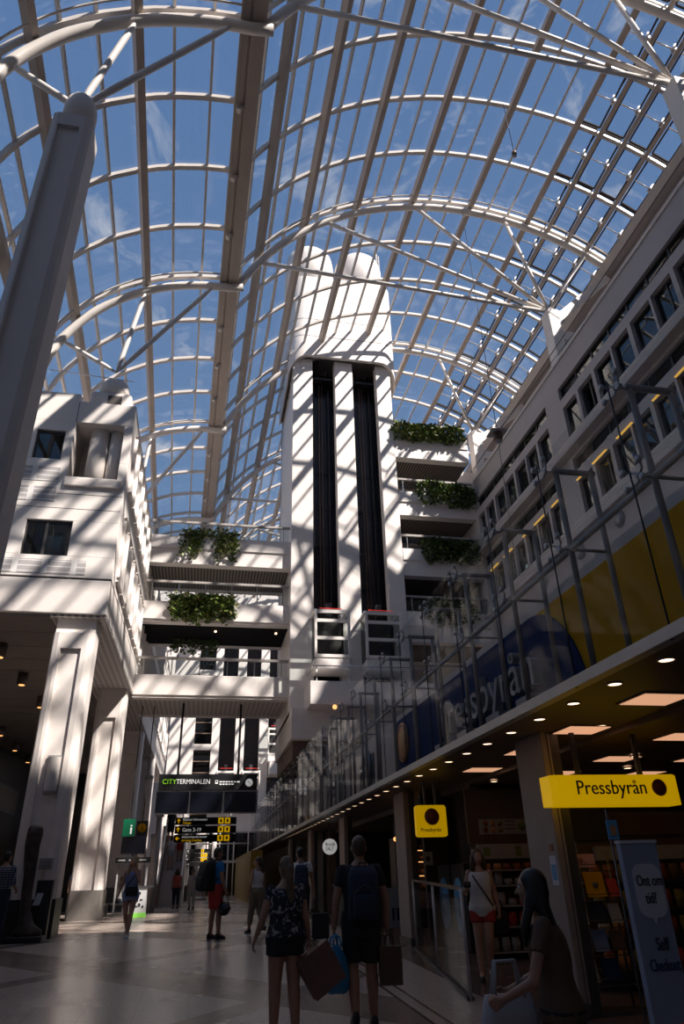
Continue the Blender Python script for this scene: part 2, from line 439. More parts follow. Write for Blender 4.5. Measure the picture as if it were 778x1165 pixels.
sg.add([a, b, V((b.x - .05, b.y, 8.4)), V((a.x - .05, a.y, 8.4))], [(0, 1, 2, 3)]); part('glazing', sg, 'roof_glass', roof)
for A_, c in ((BIGA[1:6], BIG), ([17.6], BIG), (SMLA[1:4], SML)):
    for a in A_:
        p, q = arc(c, a, .28, Y0), arc(c, a, .28, Y1); up = arc(c, a, 1, 0) - arc(c, a, 0, 0)
        part('purlin', MB().bar(p, q, .23, .30, up), 'purlin_paint', roof, bevel=.012)
for a in VENTA[1:]:
    p, q = arc(BIG, a, .32, Y0), arc(BIG, a, .32, Y1); up = arc(BIG, a, 1, 0) - arc(BIG, a, 0, 0)
    part('purlin', MB().bar(p, q, .17, .24, up), 'purlin_paint', roof, bevel=.012)
# valley: a pair of deep beams with a dark gutter between
for x in (-.50, -.12):
    p, q = V((x, Y0, 22.05)) + dr(Y0), V((x, Y1, 22.05)) + dr(Y1)
    part('valley_beam', MB().bar(p, q, .27 if x < -.3 else .38, .5), 'purlin_paint', roof, bevel=.02)
p, q = V((-.33, Y0, 22.0)) + dr(Y0), V((-.33, Y1, 22.0)) + dr(Y1)
part('gutter', MB().bar(p, q, .12, .3), 'purlin_paint', roof)
# thin bars along the hall between the purlins, and bars across it
for c, ranges in ((BIG, [(BIGA[k], BIGA[k + 1], 3) for k in range(6)]), (SML, [(3, -26.5, 3), (-26.5, -55, 3), (-55, -81, 3), (-81, -100, 2)])):
    g = MB()
    for a, b, n in ranges:
        for i in range(1, n):
            t = a + (b - a) * i / n; p, q = arc(c, t, .50, Y0), arc(c, t, .50, Y1)
            g.bar(p, q, .075, .12, arc(c, t, 1, 0) - arc(c, t, 0, 0))
    part('glazing_bars', g, 'bar_paint', roof)
YB = [FR[0] + 2.275 * k for k in range(1, 28) if FR[0] + 2.275 * k < Y1]
def across(c, a0, a1, n, y, off, w, h):
    g = MB(); pts = [arc(c, a0 + (a1 - a0) * i / n, off, y) for i in range(n + 1)]
    vs = []
    for i, p in enumerate(pts):
        t = radians(a0 + (a1 - a0) * i / n); up = V((sin(t), 0, cos(t)))
        vs += [p - up * h / 2 + V((0, -w / 2, 0)), p - up * h / 2 + V((0, w / 2, 0)), p + up * h / 2 + V((0, w / 2, 0)), p + up * h / 2 + V((0, -w / 2, 0))]
    fs = [(4 * i + k, 4 * i + (k + 1) % 4, 4 * i + 4 + (k + 1) % 4, 4 * i + 4 + k) for i in range(n) for k in range(4)] + [(3, 2, 1, 0), (4 * n, 4 * n + 1, 4 * n + 2, 4 * n + 3)]
    return g.add(vs, fs, False)
for y in YB:
    part('cross_bar', across(BIG, -69, 41, 30, y, .46, .15, .13), 'bar_paint', roof)
    part('cross_bar', across(SML, -98, 4, 16, y, .46, .15, .13), 'bar_paint', roof)
sb = MB()
for y in [k for k in YB if k < 19]:
    a = arc(SML, -100, .5, y); sb.bar(a, (a.x - .05, y, 8.4), .10, .12, (1, 0, 0))
for z in (10.2, 12.4): sb.bar((-6.75 + .5, Y0, z), (-6.75, 19.1, z), .12, .10)
part('glazing_bars', sb, 'bar_paint', roof)
# stiffener rods beside the frames
for y in FR[1:6]:
    for c, a0, a1 in ((BIG, -66, 41), (SML, -95, 2)):
        part('stiffener_rod', MB().tube([arc(c, a0 + (a1 - a0) * i / 26, .22, y - .42) for i in range(27)], .035, 6), 'bar_paint', roof)
# tilting roof vents on the sunny shoulder of the big vault
for k in range(4):
    a0, a1 = VENTA[k] + .7, VENTA[k + 1] - .7
    proto = None
    for y in [FR[0] + 2.275 * j for j in range(1, 15)]:
        if proto is None:
            ya, yb = y + .12, y + 2.15
            p, q = arc(BIG, a0, .60, 19.53), arc(BIG, a1, .60, 19.53); d = q - p; nrm = V((-d.z, 0, d.x)).normalized() * -1
            if nrm.z < 0: nrm = -nrm
            # hinged on the far edge: the near edge is lifted
            def tilt(s, t): base = p + d * s; lift = .42 * (1 - t); return V((base.x + nrm.x * lift, ya + (yb - ya) * t, base.z + nrm.z * lift))
            c0, c1, c2, c3 = tilt(0, 0), tilt(1, 0), tilt(1, 1), tilt(0, 1)
            off = V((0, 0, 0)); org = V((p.x, ya, p.z))
            fm = MB()
            for s, t in ((c0, c1), (c1, c2), (c2, c3), (c3, c0)): fm.bar(s - org, t - org, .07, .07, nrm)
            gl = MB().add([v - org for v in (c0, c1, c2, c3)], [(0, 1, 2, 3)])
            mid = p + d * .5; my = (ya + yb) / 2 - .1
            rod = MB().tube([(p.x - org.x, my - ya, p.z - org.z - .05), (q.x - org.x, my - ya, q.z - org.z - .05)], .028, 6)
            act = MB()
            b0 = V((mid.x - org.x + d.x * .42, my - ya, mid.z - org.z + d.z * .42)); act.tube([b0 - nrm * .25, b0 + nrm * .35], .05, 8); act.box(b0.x - .06, b0.x + .06, b0.y - .09, b0.y + .09, b0.z - .2, b0.z + .02)
            stay = MB()
            for s in (0, 1):
                e0 = p + d * s; f0 = c0 if s == 0 else c1
                stay.bar(V((e0.x, ya, e0.z)) - org, f0 - org, .03, .05, (0, 1, 0)); stay.bar(V((e0.x, ya, e0.z)) - org, V((e0.x, ya + .55, e0.z)) + nrm * .27 - org, .03, .05, (1, 0, 0))
            proto = part('roof_vent', fm, 'vent_frame', roof, local=True)
            for nme, mm, mt_ in (('pane', gl, 'roof_glass'), ('rod', rod, 'bar_paint'), ('actuator', act, 'sign_white' if False else 'shoe_white'), ('stay', stay, 'vent_frame')):
                part(nme, mm, mt_, proto, local=True)
            proto.location = org + (dr(y) - dr(19.53)); y_ref = y
        else:
            dup(proto, roof, V((org.x, org.y + (y - y_ref), org.z)) + (dr(y) - dr(19.53)))
# fixed panes of the vent strip further back and in front
part('glazing', glaz(BIG, 17.6, 41, 4, FR[0] + 2.275 * 15, Y1), 'roof_glass', roof)

def stub(g, c, a, y, r=.06): g.tube([arc(c, a, 0, y), arc(c, a, .22, y)], r, 8)
NL = lambda y: V((-3.85, y, 17.05)) + V((0, 0, -.035 * (y - 19.53)))
NR = lambda y: V((13.1, y, 22.5)) + V((0, 0, -.09 * (y - 19.53) if y < 19.53 else 0))
words = ['nearest', 'second', 'third', 'fourth', 'fifth']
for k, y in enumerate(FR[1:6]):
    t = thing('roof_frame', '', 'roof frame', tuple(NR(y)), group=None)
    t['label'] = ['white tubular roof frame crossing the top of the picture above the tall grey column',
                  'white tubular roof frame passing just in front of the lift tower head',
                  'white tubular roof frame meeting the lift tower hood from behind',
                  'white tubular roof frame behind the lift tower above the top planter',
                  'white tubular roof frame farthest down the glazed hall'][k]
    g = MB().tube([arc(BIG, -67.3 + (41.5 + 67.3) * i / 34, 0, y) for i in range(35)], .155, 12)
    part('arch_tube', g, 'steel_white', t)
    g = MB().tube([arc(SML, -97 + (97 + 3) * i / 22, 0, y) for i in range(23)] + [V((.25, y, 21.75)) + dr(y)], .155, 12)
    part('arch_tube', g, 'steel_white', t)
    g = MB()
    for a in BIGA[1:6] + VENTA: stub(g, BIG, a, y)
    for a in SMLA[1:4]: stub(g, SML, a, y)
    part('purlin_bracket', g, 'steel_white', t)
    n = NR(y)
    for a in ((12, 34) if k == 2 else (-58, -36, -11.5, 12, 34)):     # the tower stands where the long ties of the third frame would run
        part('tie_strut', MB().tube([n, arc(BIG, a, -.03, y)], .085, 10), 'steel_white', t)
    n = NL(y)
    for a in (-66, -28, -2.5):
        e = arc(SML, a, -.03, y); d = (e - n); l = d.length
        part('tie_strut', MB().tube([n, n + d * (.25 / l), n + d * .18, e - d * .15, e - d * (.15 / l), e], [.03, .06, .085, .085, .06, .03], 10), 'steel_white', t)
    g = MB().ell(NR(y), (.2, .2, .2), 12, 8); g.bar(NR(y) + V((0, 0, -.25)), NR(y) + V((.9, 0, .1)), .22, .2)
    part('node_joint', g, 'steel_white', t)
# opaque entrance roof behind the photographer
mb = MB()
for c, a0, a1, n in ((BIG, -69, 60, 16), (SML, -110, 5, 12)):
    for i in range(n):
        p, q = a0 + (a1 - a0) * i / n, a0 + (a1 - a0) * (i + 1) / n
        mb.add([arc(c, p, .6, -9), arc(c, q, .6, -9), arc(c, q, .6, Y0), arc(c, p, .6, Y0), arc(c, p, .9, -9), arc(c, q, .9, -9), arc(c, q, .9, Y0), arc(c, p, .9, Y0)],
               [(0, 1, 2, 3), (7, 6, 5, 4), (0, 4, 5, 1), (1, 5, 6, 2), (2, 6, 7, 3), (3, 7, 4, 0)])
struct('ceiling_entrance', mb, 'facade_light', label='solid vaulted roof over the entrance end')
mb = MB(); mb.box(-14, 19, -9.4, -9, 0, 30); struct('wall_front', mb, 'facade_light', label='plain end wall behind the entrance')
mb = MB(); mb.box(-7.1, -6.8, -9, 19.2, 0, 8.4); struct('wall_side', mb, 'facade_light', label='plain low side wall under the glazing')

# ------------------------------------------------------------------ gutter beam and set-back wall of the right-hand side
g = MB(); p, q = V((16.75, Y0, 25.45)) + dr(Y0), V((16.75, Y1, 25.45)) + dr(Y1)
g.bar(p, q, 1.1, .62); g.bar(p + V((.1, 0, -.45)), q + V((.1, 0, -.45)), .5, .3); struct('trim_1', g, 'beam_grey', bevel=.02, label='grey eaves beam running along the roof edge')
g = MB(); g.box(17.3, 17.6, -9, 64, 18.0, 26.6)
set_back = struct('wall_upper', g, 'brick_panel', label='pale panelled set-back wall under the eaves beam')
struct('trim_2', MB().box(12.5, 17.4, -9, 64, 17.9, 18.2), 'facade_light', label='terrace slab behind the parapet')

# ------------------------------------------------------------------ right facade
XR = 12.4
wr = shell('wall_right', 'shaded grey office facade with rows of windows on the right')
holes = []; wins = []
for k in range(-1, 3):
    ya, yb = 11.05 + 9.1 * k, 19.05 + 9.1 * k
    if k == 2: break
    for zt in (17.9, 14.75):
        holes.append((ya, yb, zt - .55, zt))
        m = (yb - ya) / 7
        for j in range(7):
            if (j + (0 if zt > 15 else 1)) % 7 == 6: pass
            wa, wb = ya + m * j + .09, ya + m * (j + 1) - .09
            if j in (2, 4): wa -= .08
            holes.append((wa, wb, zt - 2.25, zt - .95)); wins.append((wa, wb, zt - 2.25, zt - .95, j, zt))
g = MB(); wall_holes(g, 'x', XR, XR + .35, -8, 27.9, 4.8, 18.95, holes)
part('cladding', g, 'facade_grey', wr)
g = MB(); g.box(XR - .05, XR + .4, -8, 27.9, 18.9, 19.02); part('parapet_cap', g, 'facade_light', wr)
g = MB(); g.tube([(XR + .1, -8, 19.75), (XR + .1, 27.9, 19.75)], .02, 6)
part('parapet_rail', g, 'steel_dark', wr)
for zt in (17.9, 14.75):
    g = MB()
    for j in range(9): g.box(XR - .05, XR, -8, 27.9, zt - 2.95 - .0 + .07 * j, zt - 2.95 + .045 + .07 * j)
    part('louvre_band', g, 'facade_light', wr)
    g = MB(); g.prism([(XR - .38, zt - 3.0), (XR, zt - 3.0), (XR, zt - 2.72), (XR - .3, zt - 2.85)], 'y', -8, 27.9) if False else g.box(XR - .34, XR, -8, 27.9, zt - 3.02, zt - 2.9)
    part('sun_ledge', g, 'facade_grey', wr)
proto = {}
for wa, wb, za, zb, j, zt in wins:
    w_ = round(wb - wa, 3); key = (w_, j in (1, 5))
    if key not in proto:
        f = MB(); 
        for b in ((0, w_, 0, .06), (0, w_, zb - za - .06, zb - za), (0, .06, 0, zb - za), (w_ - .06, w_, 0, zb - za)): f.box(0, .08, b[0], b[1], b[2], b[3])
        if key[1]: f.box(0, .08, w_ * .38, w_ * .38 + .06, 0, zb - za)
        o = part('window', f, 'dark_frame', wr, local=True); part('pane', MB().box(.03, .045, .05, w_ - .05, .05, zb - za - .05), 'window_glass', o, local=True)
        o.location = (XR + .14, wa, za); proto[key] = o
        if j == 3 and zt > 15: part('blind', MB().box(.12, .13, .08, w_ - .1, .3, zb - za - .05), 'shelf_white', o, local=True)
    else: dup(proto[key], wr, (XR + .14, wa, za))
for k in range(-1, 2):
    ya = 11.05 + 9.1 * k
    for zt in (17.9, 14.75):
        f = MB()
        for j in range(8): f.box(XR + .12, XR + .2, ya + 8 / 7 * j - .04, ya + 8 / 7 * j + .04, zt - .55, zt)
        for z in (zt - .55, zt - .05): f.box(XR + .12, XR + .2, ya, ya + 8, z, z + .05)
        o = part('clerestory', f, 'dark_frame', wr); part('pane', MB().box(XR + .15, XR + .165, ya, ya + 8, zt - .53, zt - .02), 'window_glass', o)
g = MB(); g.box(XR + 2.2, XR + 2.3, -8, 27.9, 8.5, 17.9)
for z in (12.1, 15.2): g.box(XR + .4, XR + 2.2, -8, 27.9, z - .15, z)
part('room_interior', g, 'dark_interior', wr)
# row of yellow strip lights under the lower ledge, round vents below
for k in range(12):
    ya = 9.2 + 1.55 * k
    solo('strip_light', MB().box(XR - .10, XR - .04, ya, ya + (.9 if k % 3 else .45), 13.78, 13.81), 'lamp_yellow', 'yellow strip light under the window ledge of the right facade', 'light', 'yellow strip lights along the right facade')
for k, (vy, vz) in enumerate([(17.2, 11.35), (19.7, 11.35), (22.6, 11.35)]):
    g = MB()
    for j in range(3): g.disc((XR - .04 - .03 * j, vy, vz), (1, 0, 0), .27 - .03 * j, .02, 20); g.disc((XR - .025 - .03 * j, vy, vz), (1, 0, 0), .2, .02, 20)
    solo('wall_vent', g, 'steel_grey', ['round ribbed vent on the grey facade, the one nearest the viewer', 'round ribbed vent on the grey facade, middle of three', 'round ribbed vent on the grey facade, the one nearest the balconies'][k], 'vent', 'round vents on the facade')
# box columns that carry the roof nodes on the terrace
for k, y in enumerate(FR[1:4]):
    g = MB(); z1 = NR(y).z - .1
    t = thing('terrace_column', ['white box column under the roof node at the upper right edge', 'white box column on the parapet under the fan of roof struts', 'white box column behind the top right planter'][k], 'column', (13.1, y, 18.2))
    g.box(12.85, 13.35, y - .3, y + .3, 18.2, z1); part('shaft', g, 'white_panel', t, bevel=.03)
    g = MB(); g.bar((13.2, y, z1 - .5), (16.3, y, 25.0 + dr(y).z), .26, .36); g.box(13.3, 14.9, y - .25, y + .25, z1 - 1.6, z1 - 1.15); part('bracket_arm', g, 'white_panel', t)
    g = MB(); g.tube([(13.3, y + 1, 18.3), (17.2, y + 1.2, 20.6)], .05, 8); g.tube([(13.3, y + 1, 19.1), (17.2, y + 1.2, 21.4)], .03, 8)
    for j in range(14): xx = 13.4 + j * .27; zz = 18.3 + (xx - 13.3) * .59; g.tube([(xx, y + 1.05, zz), (xx, y + 1.05, zz + .8)], .012, 5)
    part('stair_rail', g, 'steel_grey', t)

# ------------------------------------------------------------------ left building
XL, YF = -2.99, 19.26
wl = shell('wall_left', 'white panelled office block standing on columns at the left')
niche = (-4.76, -3.26, 12.62, 14.7); w1 = (-5.87, -5.02, 13.25, 14.32); w2 = (-5.62, -4.32, 10.0, 11.14)
g = MB(); wall_holes(g, 'y', YF, YF + .3, -12, XL, 9.34, 15.52, [niche, w1, w2]); g.box(-12, -4.78, YF + .02, YF + .3, 15.52, 15.82)
part('front_cladding', g, 'white_panel', wl, bevel=.012)
g = MB()
for z in (12.05, 11.55): g.box(-12, XL - .02, YF - .004, YF, z - .008, z + .008)
g.box(-4.78, -4.76, YF - .004, YF, 14.7, 15.5); part('panel_joint', g, 'gap_dark', wl)
g = MB(); g.box(-12, XL, YF - .02, YF + 2, 8.25, 9.28); part('fascia', g, 'white_concrete', wl, bevel=.03)
g = MB(); g.box(-12, XL + .0, YF + .03, YF + .2, 9.28, 9.34); g.box(XL - .2, XL - .03, YF + .03, 57, 9.28, 9.34); part('shadow_gap', g, 'dark_frame', wl)
def vent(x0, x1, z0, z1):
    part('vent_grille', MB().box(x0, x1, YF - .012, YF, z0, z1), 'vent_panel', wl)
vent(-6.9, -4.55, 11.95 - .4, 11.95 + .15) if False else None
vent(-6.6, -4.95, 12.45, 12.95); vent(-6.6, -4.95, 11.75, 12.25)
vent(-6.4, -3.75, 9.42, 9.86); vent(-6.4, -3.9, 8.85, 9.22)
# balcony niche with two round pillars
a, b, c, d = niche
g = MB(); y2 = YF + 1.5
g.box(a - .1, b + .1, y2, y2 + .1, c - .1, d + .1); g.box(a - .1, a, YF + .3, y2, c, d); g.box(b, b + .1, YF + .3, y2, c, d); g.box(a, b, YF + .3, y2, d, d + .1); g.box(a, b, YF + .3, y2, c - .1, c)
nb = part('niche', g, 'white_panel', wl)
part('sill', MB().box(a - .02, b + .16, YF - .1, YF + .3, c - .32, c), 'white_concrete', nb, bevel=.03)
for x, r in ((-4.06, .30), (-3.52, .22)): part('niche_pillar', MB().cyl((x, YF + .55), r, c, d, 20), 'white_concrete', nb)
part('niche_door', MB().box(-3.3, -3.26, YF + .35, YF + .9, c, c + 1.3), 'dark_frame', nb)
for (a, b, c, d), cur in ((w1, 0), (w2, 1)):
    f = MB()
    for bb in ((a, b, c, c + .05), (a, b, d - .07, d), (a, a + .05, c, d), (b - .05, b, c, d)): f.box(bb[0], bb[1], YF + .08, YF + .16, bb[2], bb[3])
    if cur: f.box(a + .55, a + .63, YF + .07, YF + .16, c, d)
    o = part('window', f, 'dark_frame', wl)
    part('pane', MB().box(a + .04, b - .04, YF + .11, YF + .125, c + .04, d - .04), 'window_glass', o)
    g = MB()
    if cur:
        for j in range(9): g.tube([(b - .75 + .07 * j, YF + .3, c), (b - .75 + .07 * j, YF + .3, c + .75)], .035, 8)
        part('curtain', g, 'shelf_white', o)
        g = MB().box(a + .66, a + .95, YF + .3, YF + .33, c, d)
        part('curtain', g, 'shop_wood', o)
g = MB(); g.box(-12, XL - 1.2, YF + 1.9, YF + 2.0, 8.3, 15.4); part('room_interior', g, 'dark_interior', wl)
# side towards the hall: deep windows between splayed fins
holes = []; mods = []
for k in range(32):
    y0 = YF + .75 + 1.14 * k
    for z0 in (9.75, 12.85):
        holes.append((y0 + .2, y0 + .94, z0, z0 + 1.9)); mods.append((y0, z0))
g = MB(); wall_holes(g, 'x', XL - .3, XL, YF + .3, 57, 9.34, 15.52, holes); g.box(XL - .3, XL, YF + 2, 57, 8.25, 9.28); part('side_cladding', g, 'white_panel', wl)
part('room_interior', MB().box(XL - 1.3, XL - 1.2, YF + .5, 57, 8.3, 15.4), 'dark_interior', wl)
proto = None
for y0, z0 in mods:
    if proto is None:
        f = MB()
        f.prism([(-.2, .2), (.10, .06), (0, .05), (-.2, .14)], 'z', 0, 1.9); f.prism([(-.2, .94), (-.2, 1.0), (0, 1.09), (.10, 1.08)], 'z', 0, 1.9)
        f.prism([(-.2, 0), (.10, -.14), (0, -.16)], 'y', .05, 1.09); f.prism([(-.2, 1.9), (0, 2.05), (.09, 2.03)], 'y', .05, 1.09)
        proto = part('bay_window', f, 'white_panel', wl, local=True); part('pane', MB().box(-.16, -.14, .2, .94, 0, 1.9), 'window_glass', proto, local=True)
        part('frame', MB().box(-.18, -.08, .54, .60, 0, 1.9).box(-.18, -.08, .2, .94, 1.15, 1.21), 'dark_frame', proto, local=True)
        proto.location = V((XL, y0, z0)); base = proto
    else: dup(proto, wl, V((XL, y0, z0)))
# underside: perforated strip by the hall, dark ribbed boards further in
part('perforated_soffit', MB().box(XL - 1.5, XL - .02, YF + .05, 57, 8.19, 8.25), 'perforated_soffit', wl)
g = MB()
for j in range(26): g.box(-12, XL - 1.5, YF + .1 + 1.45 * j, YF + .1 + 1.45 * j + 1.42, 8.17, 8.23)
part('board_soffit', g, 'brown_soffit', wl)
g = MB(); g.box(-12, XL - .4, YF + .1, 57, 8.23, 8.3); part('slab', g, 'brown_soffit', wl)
part('roof_slab', MB().box(-12, XL - .3, YF + .3, 57, 15.4, 15.5), 'white_concrete', wl)
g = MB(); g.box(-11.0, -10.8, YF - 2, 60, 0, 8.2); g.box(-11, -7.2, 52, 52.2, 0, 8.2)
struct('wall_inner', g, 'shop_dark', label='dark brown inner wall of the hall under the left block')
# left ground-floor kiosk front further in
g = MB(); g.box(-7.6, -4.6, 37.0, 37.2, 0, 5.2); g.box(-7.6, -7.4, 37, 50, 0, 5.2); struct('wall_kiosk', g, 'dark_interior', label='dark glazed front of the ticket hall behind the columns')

# ------------------------------------------------------------------ columns
def column(label, cx, cy, hw, hd, z0, zp, zt, ztop, plinth, cap=None, rec=.5):
    t = thing('column', label, 'column', (cx, cy, z0))
    c = min(.17, hw * .36)
    x0, x1, y0, y1 = cx - hw, cx + hw, cy - hd, cy + hd
    outer = [(x0 + c, y0), (x1 - c, y0), (x1 - c * .3, y0 + c * .3), (x1, y0 + c), (x1, y1 - c), (x1 - c, y1), (x0 + c, y1), (x0, y1 - c), (x0, y0 + c), (x0 + c * .3, y0 + c * .3)]
    rw = hw * rec; cm = cx - hw * .04
    notch = [(x0 + c, y0), (cm - rw, y0), (cm - rw + .02, y0 + .09), (cm + rw - .02, y0 + .09), (cm + rw, y0), (x1 - c, y0)] + outer[2:]
    g = MB(); g.prism(notch, 'z', zp, zt); g.prism(outer, 'z', zt, ztop); part('shaft', g, 'white_concrete' if hw > .45 else 'facade_light', t)
    if plinth:
        e = .025; P = [(x0 - e + c * .4, y0 - e), (x1 + e - c * .4, y0 - e), (x1 + e, y0 - e + c * .4), (x1 + e, y1 + e), (x0 - e, y1 + e), (x0 - e, y0 - e + c * .4)]
        g = MB().prism(P, 'z', z0, zp); part('plinth', g, plinth, t)
    if cap:
        g = MB(); n = 10
        g.loft([[(cx + r * hw * cos(2 * pi * k / 20), cy + r * hd * sin(2 * pi * k / 20), ztop + h) for k in range(20)] for r, h in ((.84, 0), (.84, .75), (.78, .95), (.62, 1.1), (.36, 1.18), (.1, 1.2))])
        part('cap', g, 'white_concrete', t)
    return t
column('tall grey shaded column running up the left edge to the roof struts', -3.77, 10.43, .43, .46, gz(10.4), 1.2, 16.05, 16.45, 'plinth_black', True, .52)
c1 = column('white sunlit column with the bronze sculpture at its foot', -3.79, 19.85, .55, .5, gz(20), 1.29, 7.3, 7.75, 'plinth_black')
g = MB().box(-4.3, -3.25, 19.5, 20.3, 7.75, 8.25); part('neck', g, 'white_concrete', c1)
c2 = column('white column with the pale grey plinth behind the nearer sunlit one', -3.66, 28.1, .54, .5, gz(20), 1.38, 7.1, 8.2, 'plinth_grey')
column('shaded white column third from the viewer, above the ticket screen', -3.6, 36.8, .54, .5, gz(20), 1.38, 7.1, 8.2, 'plinth_grey')
column('shaded white column farthest in, beside the escalator', -3.5, 45.5, .54, .5, gz(20), 1.38, 7.1, 8.2, 'plinth_grey')
# stub of the second roof column above the block
t = thing('column_head', 'rounded white column head on the roof corner of the left block', 'column', (-3.85, 19.7, 15.5))
g = MB(); g.prism([(-4.45, 19.4), (-3.3, 19.4), (-3.2, 19.5), (-3.2, 20.3), (-4.55, 20.3), (-4.55, 19.5)], 'z', 15.5, 16.1)
part('block', g, 'white_concrete', t, bevel=.06)
g = MB(); g.loft([[(-3.85 + r * cos(2 * pi * k / 24), 19.75 + r * .7 * sin(2 * pi * k / 24), 16.1 + h) for k in range(24)] for r, h in ((.5, 0), (.5, .3), (.46, .5), (.34, .68), (.15, .78), (.03, .8))]); part('cap', g, 'white_concrete', t)
part('recess', MB().box(-3.95, -3.5, 19.38, 19.41, 15.62, 15.95), 'gap_dark', t)
t = thing('roof_cable', 'thin steel cable stretched across the roof of the left block', 'cable', (-5, 19.3, 16.6))
part('cable', MB().tube([(-5.9, 19.3, 16.72), (-3.2, 19.3, 16.55)], .015, 6), 'chrome', t)
# wall lamp on the first column
t = thing('wall_lamp', 'pale half-cylinder lamp on the front of the sunlit column', 'lamp', (-3.75, 19.3, 3.9))
g = MB(); g.prism([(-3.9 + .15 - .15 * cos(pi * k / 12), 19.36 - .15 * sin(pi * k / 12)) for k in range(13)], 'z', 3.65, 4.45); part('shade', g, 'white_concrete', t)
part('back_plate', MB().box(-3.92, -3.58, 19.36, 19.44, 3.6, 4.5), 'steel_grey', t)
# downlights on the brown soffit
CL = [(-6.36, 22.07), (-6.44, 25.5), (-6.5, 29.1), (-9.4, 35.3), (-9.7, 39.6), (-9.9, 43.7)]
lab = ['cylindrical ceiling lamp nearest the viewer under the left block', 'cylindrical ceiling lamp, second in the row beside the sunlit column', 'cylindrical ceiling lamp, third in the row beside the sunlit column',
       'cylindrical ceiling lamp, first of the deeper row under the left block', 'cylindrical ceiling lamp, second of the deeper row under the left block', 'cylindrical ceiling lamp, deepest of all under the left block']
for (x, y), l in zip(CL, lab):
    t = thing('ceiling_lamp', l, 'lamp', (x, y, 7.8), group='cylinder lamps under the left block')
    part('housing', MB().cyl((x, y), .17, 7.75, 8.18, 18), 'shop_soffit', t); part('bulb', MB().cyl((x, y), .10, 7.73, 7.76, 14), 'small_warm', t)

# ------------------------------------------------------------------ lift tower
YT = 28.0; TX0, TX1 = 3.22, 8.45
tw = thing('lift_tower', 'white lift tower with two dark shafts rising to the glass roof', 'tower', (5.8, 30, gz(30)))
S1, S2 = (4.24, 5.42), (6.38, 7.66)
g = MB(); wall_holes(g, 'y', YT, YT + .5, TX0, TX1, 7.3, 25.9, [(S1[0], S1[1], 8.4, 25.9), (S2[0], S2[1], 8.4, 25.9)])
g.box(TX0, TX0 + .4, YT + .5, 33.5, 7.3, 29); g.box(TX1 - .4, TX1, YT + .5, 33.5, 7.3, 29); g.box(TX0, TX1, 33.2, 33.5, 7.3, 29)
part('walls', g, 'tower_white', tw, bevel=.02)
for a, b in (S1, S2):
    g = MB(); g.box(a - .1, b + .1, YT + 1.3, YT + 1.4, 7.3, 25.9); g.box(a - .12, a - .02, YT + .3, YT + 1.4, 7.3, 25.9); g.box(b + .02, b + .12, YT + .3, YT + 1.4, 7.3, 25.9)
    g.box(a - .1, b + .1, YT + .5, YT + 1.4, 25.0, 25.1)
    s = part('shaft', g, 'dark_shaft', tw)
    g = MB()
    for x in (a + .22, b - .2): g.box(x - .04, x + .04, YT + 1.0, YT + 1.25, 7.3, 25.9)
    for j in range(6): g.box(a, b, YT + 1.2, YT + 1.25, 9.3 + 2.05 * j, 9.33 + 2.05 * j)
    part('guide_rail', g, 'dark_shaft', s)
    m = (a + b) / 2
    g = MB(); g.tube([(m - .1, YT + 1.0, 11.6), (m - .1, YT + 1.0, 25.8)], .02, 6); g.tube([(m + .05, YT + 1.0, 11.6), (m + .05, YT + 1.0, 25.8)], .02, 6); part('hoist_cable', g, 'brick_brown', s)
# hood: rounded in plan, arched along its lower edge
def rrect(x0, x1, y0, y1, r, n=8):
    o = []
    for cx, cy, a0 in ((x1 - r, y0 + r, -90), (x1 - r, y1 - r, 0), (x0 + r, y1 - r, 90), (x0 + r, y0 + r, 180)):
        for k in range(n + 1): a = radians(a0 + 90 * k / n); o.append((cx + r * cos(a), cy + r * sin(a)))
    return o
HX0, HX1, HY0, HY1 = 2.98, 8.82, 27.62, 33.6
ring = rrect(HX0, HX1, HY0, HY1, .85, 10)
def hood_z(x, y):                                         # lower rim: flat with dropped rounded ears at both corners
    d = min(x - HX0, HX1 - x)
    return 25.85 - (0 if d > 1.0 else 1.15 * (1 - sqrt(max(0, 1 - (1 - d) ** 2))))
g = MB()
fine = []
for i, p in enumerate(ring):
    q = ring[(i + 1) % len(ring)]; n = max(1, int(math.dist(p, q) / .25))
    fine += [(p[0] + (q[0] - p[0]) * k / n, p[1] + (q[1] - p[1]) * k / n) for k in range(n)]
inner = [(5.9 + (x - 5.9) * .93, 30.3 + (y - 30.3) * .93) for x, y in fine]
g.loft([[(x, y, hood_z(x, y)) for x, y in inner], [(x, y, hood_z(x, y)) for x, y in fine]], cap=False)
rings = [[(x, y, hood_z(x, y)) for x, y in fine]] + [[(x, y, z) for x, y in fine] for z in (27.2, 28.4, 29.6, 30.8, 31.6)]
g.loft(rings, cap=False); n = len(fine)
g.add([(x, y, 31.6) for x, y in fine], [tuple(range(n))], False); g.add([(x, y, 27.0) for x, y in inner], [tuple(range(n))], False)
g.loft([[(x, y, 27.0) for x, y in inner], [(x, y, hood_z(x, y)) for x, y in inner]], cap=False)
for i in range(len(g.sm)): g.sm[i] = len(g.f[i]) == 4
part('hood', g, 'tower_white', tw)
g = MB()
for z in (27.2, 28.4): g.loft([[(5.9 + (x - 5.9) * s, 30.3 + (y - 30.3) * s, z + dz) for x, y in fine] for s, dz in ((1.0, -.012), (1.002, -.012), (1.002, .012), (1.0, .012))], cap=False)
part('joint', g, 'gap_dark', tw)
for x in (4.3, 7.3):
    g = MB(); g.loft([[(x + r * cos(2 * pi * k / 32), 29.6 + r * sin(2 * pi * k / 32), z) for k in range(32)] for r, z in ((1.45, 31.5), (1.45, 34.2), (1.36, 34.75), (1.1, 35.1), (.6, 35.3), (.05, 35.35))])
    d = part('machine_drum', g, 'tower_white', tw)
g = MB()
